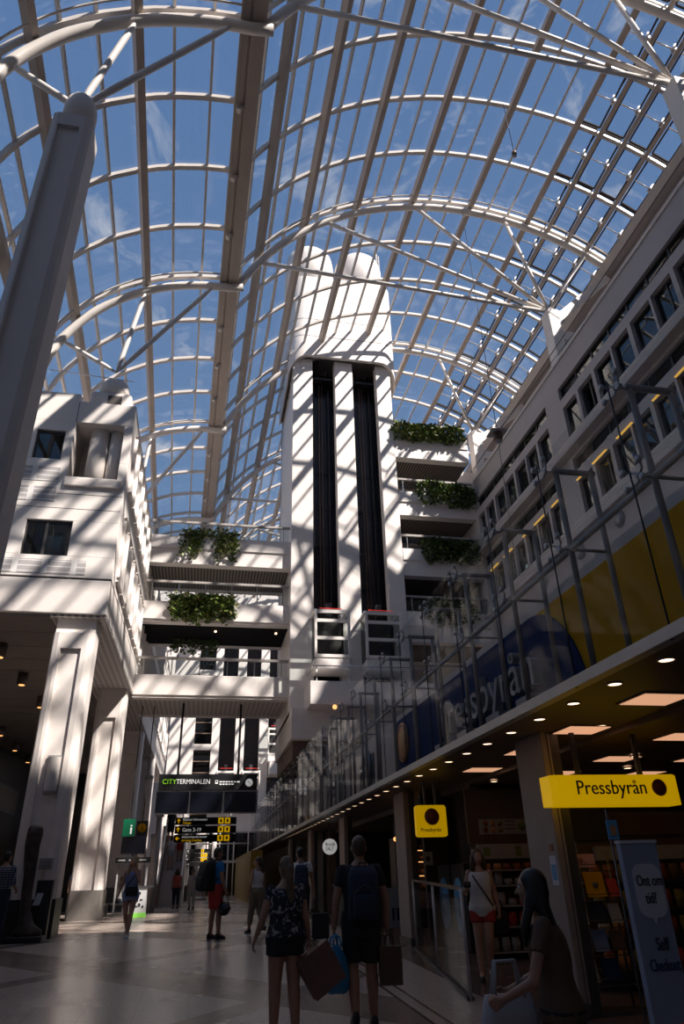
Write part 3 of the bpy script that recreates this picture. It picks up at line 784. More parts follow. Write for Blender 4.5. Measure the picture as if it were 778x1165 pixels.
for dx in (0, .45): g.tube([(8.3 + dx * .6, 28.6 + dx, 31.6), (8.3 + dx * .6, 28.6 + dx, 35.6)], .03, 6)
for j in range(11): g.tube([(8.3, 28.6, 31.8 + .35 * j), (8.57, 29.05, 31.8 + .35 * j)], .02, 5)
part('ladder', g, 'bar_paint', tw)
# foot: platform, soffit and brown brick base
g = MB(); g.box(3.82, 9.2, 26.2, 28.0, 7.42, 8.32); part('platform', g, 'tower_white', tw, bevel=.02)
g = MB(); g.tube([(3.95, 26.35, 8.95), (9.1, 26.35, 8.95)], .03, 8); g.tube([(3.95, 26.35, 8.95), (3.95, 28, 8.95)], .03, 8)
for x in (4.1, 5.4, 6.7, 8.0): g.tube([(x, 26.35, 8.3), (x, 26.35, 8.95)], .025, 6)
part('platform_rail', g, 'chrome', tw)
g = MB(); g.prism([(TX0, 7.5), (9.2, 7.5), (9.2, 6.3), (TX0, 6.3)], 'y', 27.2, 33.5); part('base_band', g, 'white_concrete', tw, bevel=.03)
g = MB(); g.box(TX0 + .1, 9, 27.6, 33.4, 5.62, 6.3); g.box(4.7, 9, 27.6, 33.4, gz(30), 5.62); part('base', g, 'brick_brown', tw)
def cabin(label, x0, x1, y0, z0, sc=1.0, up=None):
    w_, h, d = (x1 - x0), 2.55 * sc, 1.2 * sc
    t = thing('lift_cabin', label, 'lift', ((x0 + x1) / 2, y0 + d / 2, z0), group='glass lift cabins')
    r = .18 * sc; p = .1 * sc
    for x in (x0, x1 - p):                                # side hoops with rounded top corners
        g = MB(); pts = [(x + p / 2, y0 + d, z0 + h), (x + p / 2, y0 + r, z0 + h)] + [(x + p / 2, y0 + r - r * sin(a), z0 + h - r + r * cos(a)) for a in (pi / 8, pi / 4, 3 * pi / 8)] + [(x + p / 2, y0, z0 + h - r), (x + p / 2, y0, z0 + .5 * sc)]
        for a, b in zip(pts, pts[1:]): g.bar(a, b, p * 1.15, p, (1, 0, 0))
        part('frame_hoop', g, 'tower_white', t)
    g = MB()
    for z in (.5, 1.25, 2.0): g.box(x0 + p, x1 - p, y0, y0 + p, z0 + z * sc, z0 + z * sc + .13 * sc)
    g.box(x0 + p, x1 - p, y0 + .02, y0 + p, z0 + 2.4 * sc, z0 + 2.55 * sc); part('cross_rail', g, 'tower_white', t)
    g = MB(); g.box(x0, x1, y0 + .03, y0 + d, z0, z0 + .5 * sc); part('floor_box', g, 'tower_white', t, bevel=.06 * sc)
    g = MB()
    for a, b in ((.6, 1.25), (1.35, 2.0), (2.1, 2.42)): g.box(x0 + p, x1 - p, y0 + .04 * sc, y0 + .05 * sc, z0 + a * sc, z0 + b * sc)
    for x in (x0 + .03, x1 - .05): g.box(x, x + .015, y0 + p, y0 + d, z0 + .55 * sc, z0 + 2.4 * sc)
    part('glass_side', g, 'clear_glass', t)
    part('back_wall', MB().box(x0 + .06, x1 - .06, y0 + d - .05, y0 + d, z0 + .5 * sc, z0 + 2.5 * sc), 'dark_interior', t)
    part('roof', MB().box(x0 + .04, x1 - .04, y0 + .2, y0 + d, z0 + 2.42 * sc, z0 + 2.5 * sc), 'clear_glass', t)
    part('buffer_light', MB().box(x0 + .3, x1 - .2, y0 + .6, y0 + .63, z0 + 2.80 * sc, z0 + 2.825 * sc), 'lamp_red', t)
    part('hoist_beam', MB().box((x0 + x1) / 2 - .12, (x0 + x1) / 2 + .12, y0 + .7, y0 + .9, z0 + 2.55 * sc, z0 + 3.1 * sc), 'steel_dark', t)
    return t
cabin('glass lift cabin with white frame at the foot of the left dark shaft', 4.1, 5.6, 26.85, 8.95)
cabin('glass lift cabin with white frame at the foot of the right dark shaft', 6.25, 7.85, 26.85, 8.95)
# orange warning lamp
t = thing('warning_lamp', 'small orange lamp at the corner of the tower platform', 'lamp', (4.75, 26.1, 7.25))
part('lens', MB().ell((4.75, 26.1, 7.3), (.09, .09, .09)), 'small_warm', t); part('bracket', MB().box(4.7, 4.8, 26.1, 26.25, 7.22, 7.42), 'steel_grey', t)

# ------------------------------------------------------------------ bridges and balconies
def deck(name, label, cat, x0, x1, y0, y1, ztop, zlip, zbeam, soffit, rail=.75, grp=None, posts=6):
    t = thing(name, label, cat, ((x0 + x1) / 2, (y0 + y1) / 2, zbeam), group=grp)
    g = MB(); g.box(x0, x1, y0, y0 + .35, zlip, ztop); part('parapet', g, 'tower_white', t, bevel=.02)
    g = MB(); g.box(x0, x1, y0 + .06, y0 + .5, zbeam, zlip); g.box(x0, x1, y1 - .4, y1, zbeam, zlip + .3); g.box(x0, x1, y0 + .3, y1, zbeam + .09, zbeam + .3); part('edge_beam', g, 'tower_white', t)
    part('soffit', MB().box(x0 + .01, x1 - .01, y0 + .5, y1 - .4, zbeam + .02, zbeam + .08), soffit, t)
    if rail:
        g = MB(); g.box(x0, x1, y0 + .1, y0 + .22, ztop + rail - .05, ztop + rail + .05); part('handrail', g, 'beam_grey', t)
        for k in range(posts):
            x = x0 + .3 + (x1 - x0 - .6) * k / (posts - 1); part('post', MB().box(x - .02, x + .02, y0 + .13, y0 + .18, ztop, ztop + rail), 'chrome', t)
        part('glass_infill', MB().box(x0 + .05, x1 - .05, y0 + .15, y0 + .165, ztop + .04, ztop + rail - .06), 'clear_glass', t)
        g = MB(); g.box(x0, x1, y1 - .2, y1 - .1, ztop + rail - .05, ztop + rail + .05); part('handrail', g, 'beam_grey', t)
    return t
YBR = 28.3
deck('footbridge', 'upper white footbridge with sparse trailing ivy and ribbed underside', 'bridge', XL, 3.22, YBR, 31.8, 15.22, 14.6, 13.9, 'ribbed_soffit', grp='footbridges between block and tower')
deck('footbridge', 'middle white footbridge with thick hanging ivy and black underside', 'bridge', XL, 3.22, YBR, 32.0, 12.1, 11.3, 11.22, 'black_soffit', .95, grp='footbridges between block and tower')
deck('footbridge', 'lowest white footbridge carrying the hanging departure sign', 'bridge', XL, 3.22, YBR, 32.2, 8.96, 8.14, 8.05, 'perforated_soffit', .72, grp='footbridges between block and tower')
for z, l in ((11.15, 'tiny lamp in the black underside of the middle bridge, left one'), (11.15, 'tiny lamp in the black underside of the middle bridge, right one')):
    x = .1 if 'left' in l else 2.75
    solo('spot_lamp', MB().cyl((x, 29.4), .05, 11.16, 11.22, 12), 'downlight_warm', l, 'lamp', 'spot lamps under the bridge')
BL = [(21.6, 20.95, 20.2, 'topmost balcony beside the tower under the glass roof'), (18.2, 17.6, 16.9, 'second balcony from the top with two round bushes'), (15.1, 14.5, 13.75, 'third balcony from the top with a long dark hedge'), (12.0, 11.3, 10.6, 'lowest balcony, partly behind the glass screen')]
for zt, zl, zb, l in BL:
    deck('balcony', l, 'balcony', 8.46, 12.38, 28.0, 31.6, zt, zl, zb, 'ribbed_soffit', .75, 'balconies right of the tower', 4)
g = MB(); g.box(8.4, 18, 31.6, 31.9, 7.5, 21.9); g.box(12.4, 12.75, 27.9, 31.7, 7.5, 19.0); struct('wall_link', g, 'facade_light', label='shaded wall behind the balconies')
g = MB()
for z in (19.2, 16.0, 12.8): g.box(11.2, 12.1, 31.5, 31.6, z - .9, z + 1.2)
struct('door_1', g, 'dark_frame', label='dark doors at the back of the balconies')

def leaves(mb, pts, n, size, spread):
    for _ in range(n):
        p = V(random.choice(pts)) + V((random.gauss(0, spread[0]), random.gauss(0, spread[1]), random.gauss(0, spread[2])))
        a = V((random.gauss(0, 1), random.gauss(0, 1), random.gauss(-.3, .8))).normalized(); b = a.cross(V((random.random() - .5, random.random() - .5, random.random() + .1))).normalized()
        s = size * random.uniform(.6, 1.25); mb.k = random.choice((0, 0, 1, 1, 2)) if mb.var else 0
        mb.add([p, p + a * s * .5 + b * s * .38, p + a * s, p + a * s * .5 - b * s * .38], [(0, 1, 2, 3)], False)
    mb.k = 0
def planter(label, x0, x1, y, z, depth, thick, n, droops, mats=('leaf', 'leaf_dark', 'leaf_dry'), size=.17, cat='plant', lumps=None):
    t = thing('trailing_plant' if droops else 'bush', label, cat, ((x0 + x1) / 2, y + .2, z))
    part('trough', MB().box(x0, x1, y + .12, y + .42, z - .02, z + .16), 'soil', t)
    st = MB(); lf = MB(); lf.var = True; lf.mi = []
    if droops:
        for x, L in droops:
            pts = []; xx = x
            for k in range(int(L / .12) + 1):
                xx += random.gauss(0, .025); pts.append((xx, y - .08 - .05 * random.random(), z + .15 - k * .12))
            st.tube([(x, y + .25, z + .1), (x, y - .02, z + .2)] + pts, .012, 5); leaves(lf, pts, int(n * L), size, (.10, .06, .08))
        top = [(x + random.gauss(0, .1), y + .1, z + .22) for x, L in droops]; leaves(lf, top, int(n * len(droops) * .35), size, (.14, .14, .09))
    for (cx, cz, rx, rz_) in (lumps or []):
        st.tube([(cx, y + .25, z), (cx, y + .1, cz)], .03, 6); st.tube([(cx, y + .25, z), (cx + rx * .5, y + .05, cz + .1)], .02, 6)
        pts = []
        for _ in range(260):
            d = V((random.gauss(0, 1), random.gauss(0, 1), random.gauss(0, 1))).normalized() * random.uniform(.75, 1)
            pts.append((cx + d.x * rx, y - .05 + d.y * thick, cz + d.z * rz_))
        leaves(lf, pts, n, size, (.05, .05, .05))
    part('stem', st, 'stem', t); part('foliage', lf, list(mats), t)
random.seed(3)
planter('sparse ivy trailing over the upper footbridge parapet', -1.8, .75, YBR, 15.22, .5, .3, 48,
        [(-1.5 + .1 * random.random() + .105 * k, (.9 if k % 3 == 0 else .6) + .4 * random.random()) for k in range(7)] + [(-.1 + .12 * k, .75 + .9 * random.random() * (1 if k in (0, 1, 6) else .4)) for k in range(8)] + [(-.55, .3), (-.3, .25)])
planter('thick ivy hanging over the middle footbridge parapet', -1.9, .75, YBR, 12.1, .5, .3, 95, [(-1.75 + .1 * k + .05 * random.random(), .72 + .35 * random.random()) for k in range(25)])
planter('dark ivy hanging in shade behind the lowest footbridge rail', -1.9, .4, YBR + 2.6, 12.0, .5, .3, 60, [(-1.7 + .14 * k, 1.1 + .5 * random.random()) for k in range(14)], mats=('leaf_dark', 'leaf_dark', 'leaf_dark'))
planter('long clipped bush in the topmost balcony planter', 8.5, 12.0, 28.0, 21.6, 1, .35, 520, None, lumps=[(8.75 + .5 * k, 21.75 - .05 * (k % 2), .42, .55) for k in range(7)])
planter('two round bushes in the second balcony planter', 9.6, 12.3, 28.0, 18.2, 1, .45, 700, None, mats=('leaf_dark', 'leaf', 'leaf_dark'), lumps=[(9.95, 18.2, .62, .72), (10.6, 18.2, .5, .62), (11.3, 18.1, .55, .66), (11.85, 18.05, .5, .62)])
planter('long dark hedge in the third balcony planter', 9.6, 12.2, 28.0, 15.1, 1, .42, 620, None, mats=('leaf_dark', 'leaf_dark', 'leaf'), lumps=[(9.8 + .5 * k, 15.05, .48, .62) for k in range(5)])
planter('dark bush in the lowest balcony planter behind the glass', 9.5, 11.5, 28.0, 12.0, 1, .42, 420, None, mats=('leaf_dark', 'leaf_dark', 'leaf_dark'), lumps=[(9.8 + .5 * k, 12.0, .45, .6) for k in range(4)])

# ------------------------------------------------------------------ far end of the hall: second lift tower and end wall
YE = 60.0
wb = shell('wall_back', 'white end wall of the hall with dark lift shafts and stacked windows')
SH = [(1.1, 2.4), (3.15, 4.4), (5.15, 6.3)]; WN = [(-.95, .45)]
holes = [(a, b, 9.0, 22.5) for a, b in SH] + [(-.95, .45, 2.2 + 3.1 * k, 5.0 + 3.1 * k - .15) for k in range(1, 6)] + [(-2.6, 12.2, gz(30), 4.9)]
g = MB(); wall_holes(g, 'y', YE, YE + .6, -3.0, 12.5, gz(30), 24.5, holes); part('cladding', g, 'tower_white', wb)
part('shaft_back', MB().box(-2.5, 12, YE + 1.2, YE + 1.3, gz(30), 24.4), 'dark_shaft', wb)
for k in range(1, 6):
    z0, z1 = 2.2 + 3.1 * k, 4.85 + 3.1 * k
    f = MB()
    for j in range(4): z = z0 + (z1 - z0) * j / 3; f.box(-.95, .45, YE + .1, YE + .2, z - .04, z + .04)
    o = part('window', f, 'brick_brown', wb); part('pane', MB().box(-.95, .45, YE + .2, YE + .24, z0, z1), 'window_glass', o)
for (a, b), z, l in zip(SH, (6.6, 6.6, 10.0), ('far glass lift cabin left of the sign rod, in the end wall', 'far glass lift cabin just above the clock on the hanging sign', 'highest of the far glass lift cabins, beside the tower base')):
    cabin(l, a - .1, b + .1, YE - 1.1, z, 1.05)
g = MB()
for x in (-2.6, -.2, 2.2, 4.6, 7.0, 9.4, 12.1): g.box(x, x + .12, YE + .1, YE + .2, gz(30), 4.9)
for z in (2.7, 4.8): g.box(-2.6, 12.2, YE + .1, YE + .2, z, z + .1)
part('lobby_front', g, 'steel_grey', wb); part('pane', MB().box(-2.6, 12.2, YE + .14, YE + .16, gz(30), 4.9), 'window_glass', wb)
g = MB(); g.box(5.2, 7.2, YE - 1.6, YE, 9.0, 9.9); part('platform', g, 'tower_white', wb)
g = MB(); g.box(5.1, 6.9, YE - .05, YE, 5.2, 8.9); part('dark_opening', g, 'dark_shaft', wb)
for z in (11.9, 15.0, 18.1):
    t = deck('footbridge', {11.9: 'far footbridge in the distance between the nearer bridges, lowest one', 15.0: 'far footbridge in the distance, middle one', 18.1: 'far footbridge in the distance, highest one'}[z], 'bridge', XL, 2.0, 52.0, 54.0, z, z - .8, z - .9, 'ribbed_soffit', .8, 'distant footbridges') if False else None
mb = MB(); mb.box(-14, 19, 65.5, 66, 0, 27); struct('wall_end', mb, 'facade_light', label='closing wall behind the far lifts')

# ------------------------------------------------------------------ glass screen over the shop fronts
GX, GZ0, GZM, GZ1 = 3.39, 3.19, 4.53, 5.55
PW = 1.48; Y_S = 1.44; NPAN = 34
gs = thing('glass_screen', 'long frameless glass screen on white posts above the shop fronts', 'glass screen', (GX, 8, 3.1))
g = MB()
for z0, z1 in ((GZ0, GZM - .012), (GZM + .012, GZ1)):
    mbp = MB().box(-.006, .006, .012, PW - .012, z0 - 3.1, z1 - 3.1)
    pr_ = part('glass_pane', mbp, 'screen_glass', gs, local=True); pr_.location = V((0, Y_S - 8, 0))
    for k in range(1, NPAN): dup(pr_, gs, V((0, Y_S + PW * k - 8, 0)))
f = MB(); f.tube([(.20, 0, .1), (.20, 0, 2.38)], .031, 10); f.tube([(.62, 0, .1), (.62, 0, 2.38)], .031, 10); f.tube([(.16, 0, 2.38), (.66, 0, 2.38)], .034, 8); f.tube([(.20, 0, 1.43), (.62, 0, 1.43)], .018, 8); f.box(.14, .68, -.05, .05, .07, .1)
pf = part('support_frame', f, 'post_grey', gs, local=True); pf.location = V((0, Y_S - 8, 0))
for k in range(1, NPAN): dup(pf, gs, V((0, Y_S + PW * k - 8, 0)))
def spider():
    s = MB(); s.tube([(.18, 0, 0), (.04, 0, 0)], .014, 8); s.ell((.07, 0, 0), (.035,) * 3, 10, 6)
    for sy in (-1, 1):
        for sz in (-1, 1): s.tube([(.07, 0, 0), (.07, .05 * sy, .05 * sz), (.012, .12 * sy, .085 * sz)], .011, 6); s.disc((.01, .12 * sy, .085 * sz), (1, 0, 0), .032, .014, 12); s.disc((-.01, .12 * sy, .085 * sz), (1, 0, 0), .032, .012, 12)
    return s
ps = part('spider_clamp', spider(), 'steel_grey', gs, local=True); ps.location = V((0, Y_S - 8, GZM - 3.1))
for k in range(1, NPAN): dup(ps, gs, V((0, Y_S + PW * k - 8, GZM - 3.1)))
for k in range(0, NPAN): dup(ps, gs, V((0, Y_S + PW * k - 8, GZ1 - .09 - 3.1)))
c = MB().tube([(-.02, 0, .05), (-.02, 0, 2.42)], .008, 6); c.ell((-.02, 0, .04), (.028, .028, .05), 8, 6)
pc = part('tie_cable', c, 'cable_dark', gs, local=True); pc.location = V((0, Y_S - 8, 0))
for k in range(1, 26): dup(pc, gs, V((0, Y_S + PW * k - 8, 0)))
part('mid_rail', MB().tube([(GX + .2, Y_S, GZM), (GX + .2, Y_S + PW * NPAN, GZM)], .03, 8), 'bar_paint', gs)
g = MB(); g.box(GX - .05, GX + .06, -2, 52, 3.1, 3.2); part('base_channel', g, 'steel_grey', gs)
g = MB(); g.box(GX, 4.9, -2, 56, 3.12, 3.21); struct('ceiling_soffit', g, 'shop_soffit', label='brown soffit along the shop fronts')
g = MB(); g.box(4.45, 4.62, -2, 56, 3.2, 4.76); g.box(4.45, 12.4, -2, 27.4, 4.76, 4.92); g.box(4.45, 9, 33.6, 56, 4.76, 4.92)
struct('wall_fascia', g, 'facade_grey', label='grey fascia above the shops behind the glass screen')
g = MB()
for y in (19.6, 24.0, 35, 41, 47): g.box(4.42, 4.45, y - .9, y + .9, 3.25, 4.5)
struct('window_fascia', g, 'screen_black', label='dark panels in the fascia behind the glass')

# downlights in the soffit edge
proto = None
DL = [(3.70, 2.56 + .805 * k) for k in range(40)]
for k, (x, y) in enumerate(DL):
    if proto is None:
        proto = thing('downlight', 'round warm downlight in the soffit edge of the shop row', 'light', (x, y, 3.12), group='downlights along the shop soffit')
        part('ring', MB().tube([(.068 * cos(2 * pi * j / 20), .068 * sin(2 * pi * j / 20), -.004) for j in range(20)], .01, 6, closed=True), 'steel_grey', proto, local=True)
        part('lens', MB().cyl((0, 0), .06, -.008, -.001, 18), 'downlight_warm', proto, local=True)
    else: dup(proto, None, V((x, y, 3.12)))
for k, (x, y) in enumerate([(4.63, 7.71), (6.1, 9.4), (6.7, 10.6), (5.1, 12.3)]):
    dup(proto, None, V((x, y, 3.03 if x > 4.9 else 3.12)), label=['round warm downlight between the first two ceiling panels of the shop', 'round warm downlight over the yellow wide sign, nearer one', 'round warm downlight over the yellow wide sign, farther one', 'round warm downlight above the square yellow sign'][k])['group'] = 'downlights inside the shop'

# ------------------------------------------------------------------ billboard behind the glass
bd = thing('shop_billboard', 'long yellow and blue shop billboard with raised grey shop name behind the glass', 'sign', (4.4, 9, 3.25))
part('yellow_panel', MB().box(4.40, 4.44, -1.5, 8.6, 3.22, 4.75), 'board_yellow', bd)
g = MB(); poly = [(16.3, 3.22), (16.3, 4.755), (8.6, 4.755)] + [(8.6 - 1.25 * sin(radians(a)), 3.32 + 1.43 * cos(radians(a))) for a in range(8, 98, 8)] + [(7.36, 3.22)]
g.prism(poly, 'x', 4.375, 4.40); part('blue_panel', g, 'board_blue', bd)
g = MB(); g.prism([(12.6, 4.1), (13.6, 4.755), (11.0, 4.755), (9.6, 4.3)], 'x', 4.372, 4.376) if False else None
LM = lambda y, z, x=4.30: frame((x, y, z), (0, -1, 0), (0, 0, 1))
part('raised_lettering', text_mb('Pressbyrån', .86, .13, LM(12.5, 3.80), sx=1.08), 'letter_grey', bd)
part('logo_disc', MB().disc((4.35, 15.45, 4.22), (1, 0, 0), .42, .05, 36), 'logo_orange', bd)
part('logo_ring', MB().tube([(4.33, 15.45 + .36 * cos(2 * pi * k / 32), 4.22 + .36 * sin(2 * pi * k / 32)) for k in range(32)], .02, 6, closed=True), 'logo_brown', bd)
for y in (9.3, 10.6, 11.8, 8.2): part('base_block', MB().box(4.05, 4.32, y, y + .5, 3.35, 3.62), 'facade_grey', bd)
bs = thing('bakery_lettering', 'large grey bakery lettering on the far fascia behind the glass', 'sign', (4.35, 25, 3.5))
part('lettering', text_mb('bröd&salt', 1.25, .12, LM(28.6, 3.55), sx=1.25), 'steel_grey', bs)
rs = thing('bakery_disc', 'grey upright round bakery emblem on the fascia beside the blue billboard', 'sign', (4.35, 19.5, 3.7))
part('disc', MB().disc((4.385, 19.5, 4.2), (1, 0, 0), .48, .13, 32), 'steel_grey', rs)
part('lettering', text_mb('bröd', .34, .02, frame((4.31, 19.93, 4.22), (0, -1, 0), (0, 0, 1))), 'ink_grey', rs)
part('lettering', text_mb('&salt', .34, .02, frame((4.31, 19.93, 3.92), (0, -1, 0), (0, 0, 1))), 'ink_grey', rs)

# ------------------------------------------------------------------ shop row under the screen
labs = ['brown shop-front column beside the wide yellow sign', 'brown shop-front column beside the square yellow sign', 'brown shop-front column beside the round bakery sign', 'brown shop-front column past the round bakery sign', 'brown shop-front column farthest down the shop row']
for k, y in enumerate((8.55, 15.05, 21.55, 28.05, 34.55)):
    t = thing('shop_column', labs[k], 'column', (4.25, y, gz(y)), group='columns of the shop row')
    part('shaft', MB().box(4.05, 4.13, y - .40, y + .38, gz(y) + .12, 3.12), 'shop_column', t, bevel=.01); part('door_frame', MB().box(4.13, 4.30, y - .36, y + .36, gz(y), 3.1), 'dark_frame', t)
    part('skirting', MB().box(4.03, 4.15, y - .42, y + .40, gz(y), gz(y) + .12), 'steel_dark', t)
    part('edge_strip', MB().box(4.135, 4.16, y - .41, y - .36, gz(y) + .12, 3.1), 'shop_column', t)
    if k == 0:
        st = MB(); st.box(4.04, 4.05, y - .34, y - .18, 1.45, 1.75); part('sticker', st, 'banner_white', t)
        part('sticker', MB().box(4.034, 4.04, y - .31, y - .21, 1.5, 1.66), 'board_light_blue', t); part('sticker', MB().box(4.04, 4.05, y - .30, y - .22, 1.8, 1.87), 'logo_brown', t)
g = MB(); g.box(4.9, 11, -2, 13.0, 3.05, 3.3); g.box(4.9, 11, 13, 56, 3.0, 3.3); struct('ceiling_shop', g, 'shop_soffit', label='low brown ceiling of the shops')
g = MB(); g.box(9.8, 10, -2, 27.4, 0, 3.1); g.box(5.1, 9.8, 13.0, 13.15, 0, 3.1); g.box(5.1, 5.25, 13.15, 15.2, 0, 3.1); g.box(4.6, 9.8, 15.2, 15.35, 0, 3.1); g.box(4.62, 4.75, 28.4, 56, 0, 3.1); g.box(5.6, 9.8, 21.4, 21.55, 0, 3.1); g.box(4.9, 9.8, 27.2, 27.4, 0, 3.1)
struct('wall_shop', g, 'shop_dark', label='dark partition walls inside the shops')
# warm luminous ceiling panels
PL = [(4.2, 6.08), (4.25, 7.72), (5.6, 7.7), (7.0, 7.7), (5.6, 6.1), (4.3, 9.4) , (5.75, 9.5), (5.6, 11.05), (7.1, 9.5), (4.3, 11.2), (7.2, 11.1)]
pl = ['above the right end of the wide yellow sign, nearest the viewer', 'just above the middle of the wide yellow sign', 'right of the middle one above the wide sign', 'at the right picture edge, farther in', 'at the right picture edge, nearest row', 'left of the first shop column', 'behind the wide sign, second row', 'small-looking one behind the wide sign', 'deep behind the wide sign at the right edge', 'left of the first shop column, farther one', 'deepest one at the right edge']
for k, (x, y) in enumerate(PL):
    t = thing('ceiling_panel', 'square warm ceiling light panel ' + pl[k], 'light', (x + .25, y + .22, 3.02), group='luminous ceiling panels of the shop')
    z = 3.12 if x < 4.8 else 3.05
    part('frame', MB().box(x - .03, x + .55, y - .03, y + .5, z - .014, z), 'shop_soffit', t); part('diffuser', MB().box(x, x + .52, y, y + .47, z - .02, z - .006), 'panel_warm', t)
# yellow wide sign
def swords(t, s, size, M4, m, sx=1.): return part('lettering', text_mb(s, size, .012, M4, sx=sx), m, t)
t = thing('shop_sign', 'wide yellow illuminated shop sign with brown disc hung beside the first shop column', 'sign', (4.7, 7.8, 2.3))
g = MB(); x0, x1, ya = 3.90, 5.52, 7.74
g.prism([(x0, ya + .30), (x0 + .0, ya + .04), (x0 + .06, ya), (x1 - .1, ya - .05), (x1, ya + .05), (x1, ya + .30)], 'z', 2.24, 2.565)
part('box', g, 'lightbox_yellow', t, bevel=.008)
fx = frame((4.18, ya - .022, 2.355), (1, -.034, 0), (0, 0, 1))
swords(t, 'Pressbyrån', .215, fx, 'letter_navy', .92)
lx = 5.21; part('logo_disc', MB().disc((lx, ya - .045, 2.42), (0, 1, 0), .088, .02, 30), 'logo_brown', t)
part('logo_ring', MB().tube([(lx + .088 * cos(2 * pi * k / 30), ya - .055, 2.42 + .088 * sin(2 * pi * k / 30)) for k in range(30)], .006, 6, closed=True), 'logo_orange', t)
for xx in (4.3, 5.1): part('hanger', MB().box(xx, xx + .05, ya + .12, ya + .17, 2.56, 3.06), 'steel_dark', t)
# yellow square sign
t = thing('shop_sign', 'square yellow illuminated sign with brown disc hung between shop columns', 'sign', (4.05, 13, 2.17))
g = MB(); P = [(3.80 + .04 + .50 * (u) , 0) for u in (0,)]
rr = [(x, z) for x, z in rrect(3.82, 4.39, 2.18, 2.705, .05, 5)]
g.prism(rr, 'y', 13.0, 13.12); part('box', g, 'lightbox_dim', t)
part('logo_disc', MB().disc((4.11, 12.99, 2.51), (0, 1, 0), .135, .02, 32), 'logo_brown', t)
part('logo_ring', MB().tube([(4.11 + .135 * cos(2 * pi * k / 30), 12.98, 2.51 + .135 * sin(2 * pi * k / 30)) for k in range(30)], .006, 6, closed=True), 'logo_orange', t)
swords(t, 'Pressbyrån', .092, frame((3.885, 12.99, 2.265), (1, 0, 0), (0, 0, 1)), 'letter_navy', .95)
for xx in (4.0, 4.2): part('hanger', MB().box(xx, xx + .04, 13.04, 13.08, 2.7, 3.12), 'steel_dark', t)
# round bakery sign
t = thing('shop_sign', 'round white hanging sign with dark bakery name', 'sign', (4.12, 24, 2.2))
part('disc', MB().disc((4.12, 24, 2.44), (0, 1, 0), .23, .08, 36), 'sign_white', t)
for s, z, x in (('Bröd&', 2.46, 3.97), ('SALT', 2.33, 3.98)): swords(t, s, .14, frame((x, 23.95, z), (1, 0, 0), (0, 0, 1)), 'ink_dark', .85)
part('hanger', MB().box(4.1, 4.14, 23.98, 24.02, 2.66, 3.1), 'steel_dark', t)

# price board, menu panels, snack shelves on the end partition
t = thing('menu_board', 'wooden menu board with round food pictures over the snack shelves', 'sign', (6.2, 12.9, 2.15))
part('board', MB().box(4.75, 8.6, 12.93, 13.0, 2.05, 2.95), 'shop_wood', t); part('panel', MB().box(4.95, 6.0, 12.90, 12.93, 2.2, 2.45), 'shelf_white', t); part('panel', MB().box(6.15, 7.6, 12.90, 12.93, 2.2, 2.45), 'shelf_white', t)
for j in range(6): part('picture', MB().disc((5.08 + .14 * (j % 3), 12.89, 2.38 - .11 * (j // 3)), (0, 1, 0), .045, .01, 16), ('logo_brown', 'logo_orange', 'leaf_dry')[j % 3], t)
part('picture', MB().disc((5.78, 12.89, 2.33), (0, 1, 0), .08, .01, 20), 'leaf', t)
for j in range(3): part('text_line', MB().box(5.46, 5.66, 12.89, 12.9, 2.40 - .06 * j, 2.42 - .06 * j), 'ink_grey', t)
t = thing('snack_shelf', 'shelf unit with white header and rows of snacks at the end of the shop', 'shelf', (6.6, 12.7, gz(12.6)))
zf = gz(12.6)
part('header', MB().box(4.75, 8.6, 12.55, 12.62, 1.8, 2.03), 'shelf_white', t); part('header_picture', MB().box(5.45, 5.55, 12.54, 12.55, 1.84, 1.99).box(4.86, 4.98, 12.54, 12.55, 1.85, 1.98), 'leaf', t)
part('back', MB().box(4.75, 8.6, 12.82, 12.88, zf, 2.0), 'shop_wood', t)
for x in (4.75, 6.65, 8.56): part('side', MB().box(x, x + .04, 12.4, 12.85, zf, 1.8), 'shop_wood', t)
for z in (.45, .8, 1.1, 1.4, 1.63): part('shelf_board', MB().box(4.77, 8.58, 12.4, 12.85, z - .02, z), 'steel_grey', t)
random.seed(11)
pkm = ['lightbox_x', 'paper_tan', 'logo_orange', 'cloth_red', 'board_yellow', 'shelf_white', 'leaf_dry', 'shelf_white', 'logo_brown']
pkm[0] = 'cloth_coral'
kinds = {}
for z in (.45, .8, 1.1, 1.4, 1.63):
    row = {.45: 'bottom', .8: 'second lowest', 1.1: 'middle', 1.4: 'second highest', 1.63: 'top'}[z]
    m = random.choice(pkm); x = 4.86
    while x < 8.4:
        if random.random() < .35: m = random.choice(pkm)
        hgt = .13 + .06 * random.random() if z < 1.6 else .1
        key = (m, round(hgt, 1))
        if key not in kinds:
            g = MB(); h2 = round(hgt, 1) if round(hgt, 1) > 0 else .1
            g.loft([[(-.06, -.02, 0), (.06, -.02, 0), (.06, .02, 0), (-.06, .02, 0)], [(-.065, -.035, h2 * .5), (.065, -.035, h2 * .5), (.065, .035, h2 * .5), (-.065, .035, h2 * .5)], [(-.06, -.006, h2), (.06, -.006, h2), (.06, .006, h2), (-.06, .006, h2)]])
            o = bpy.data.objects.new('snack_packet', g.mesh('snack_packet', m)); COL.objects.link(o); kinds[key] = o
        else: o = kinds[key].copy(); COL.objects.link(o)
        o.location = (x, 12.5, z); tag(o, 'small snack packet on the %s board of the shelf unit at the shop end' % row, 'snack', 'snacks on the %s shelf board' % row)
        x += .17 + .03 * random.random()
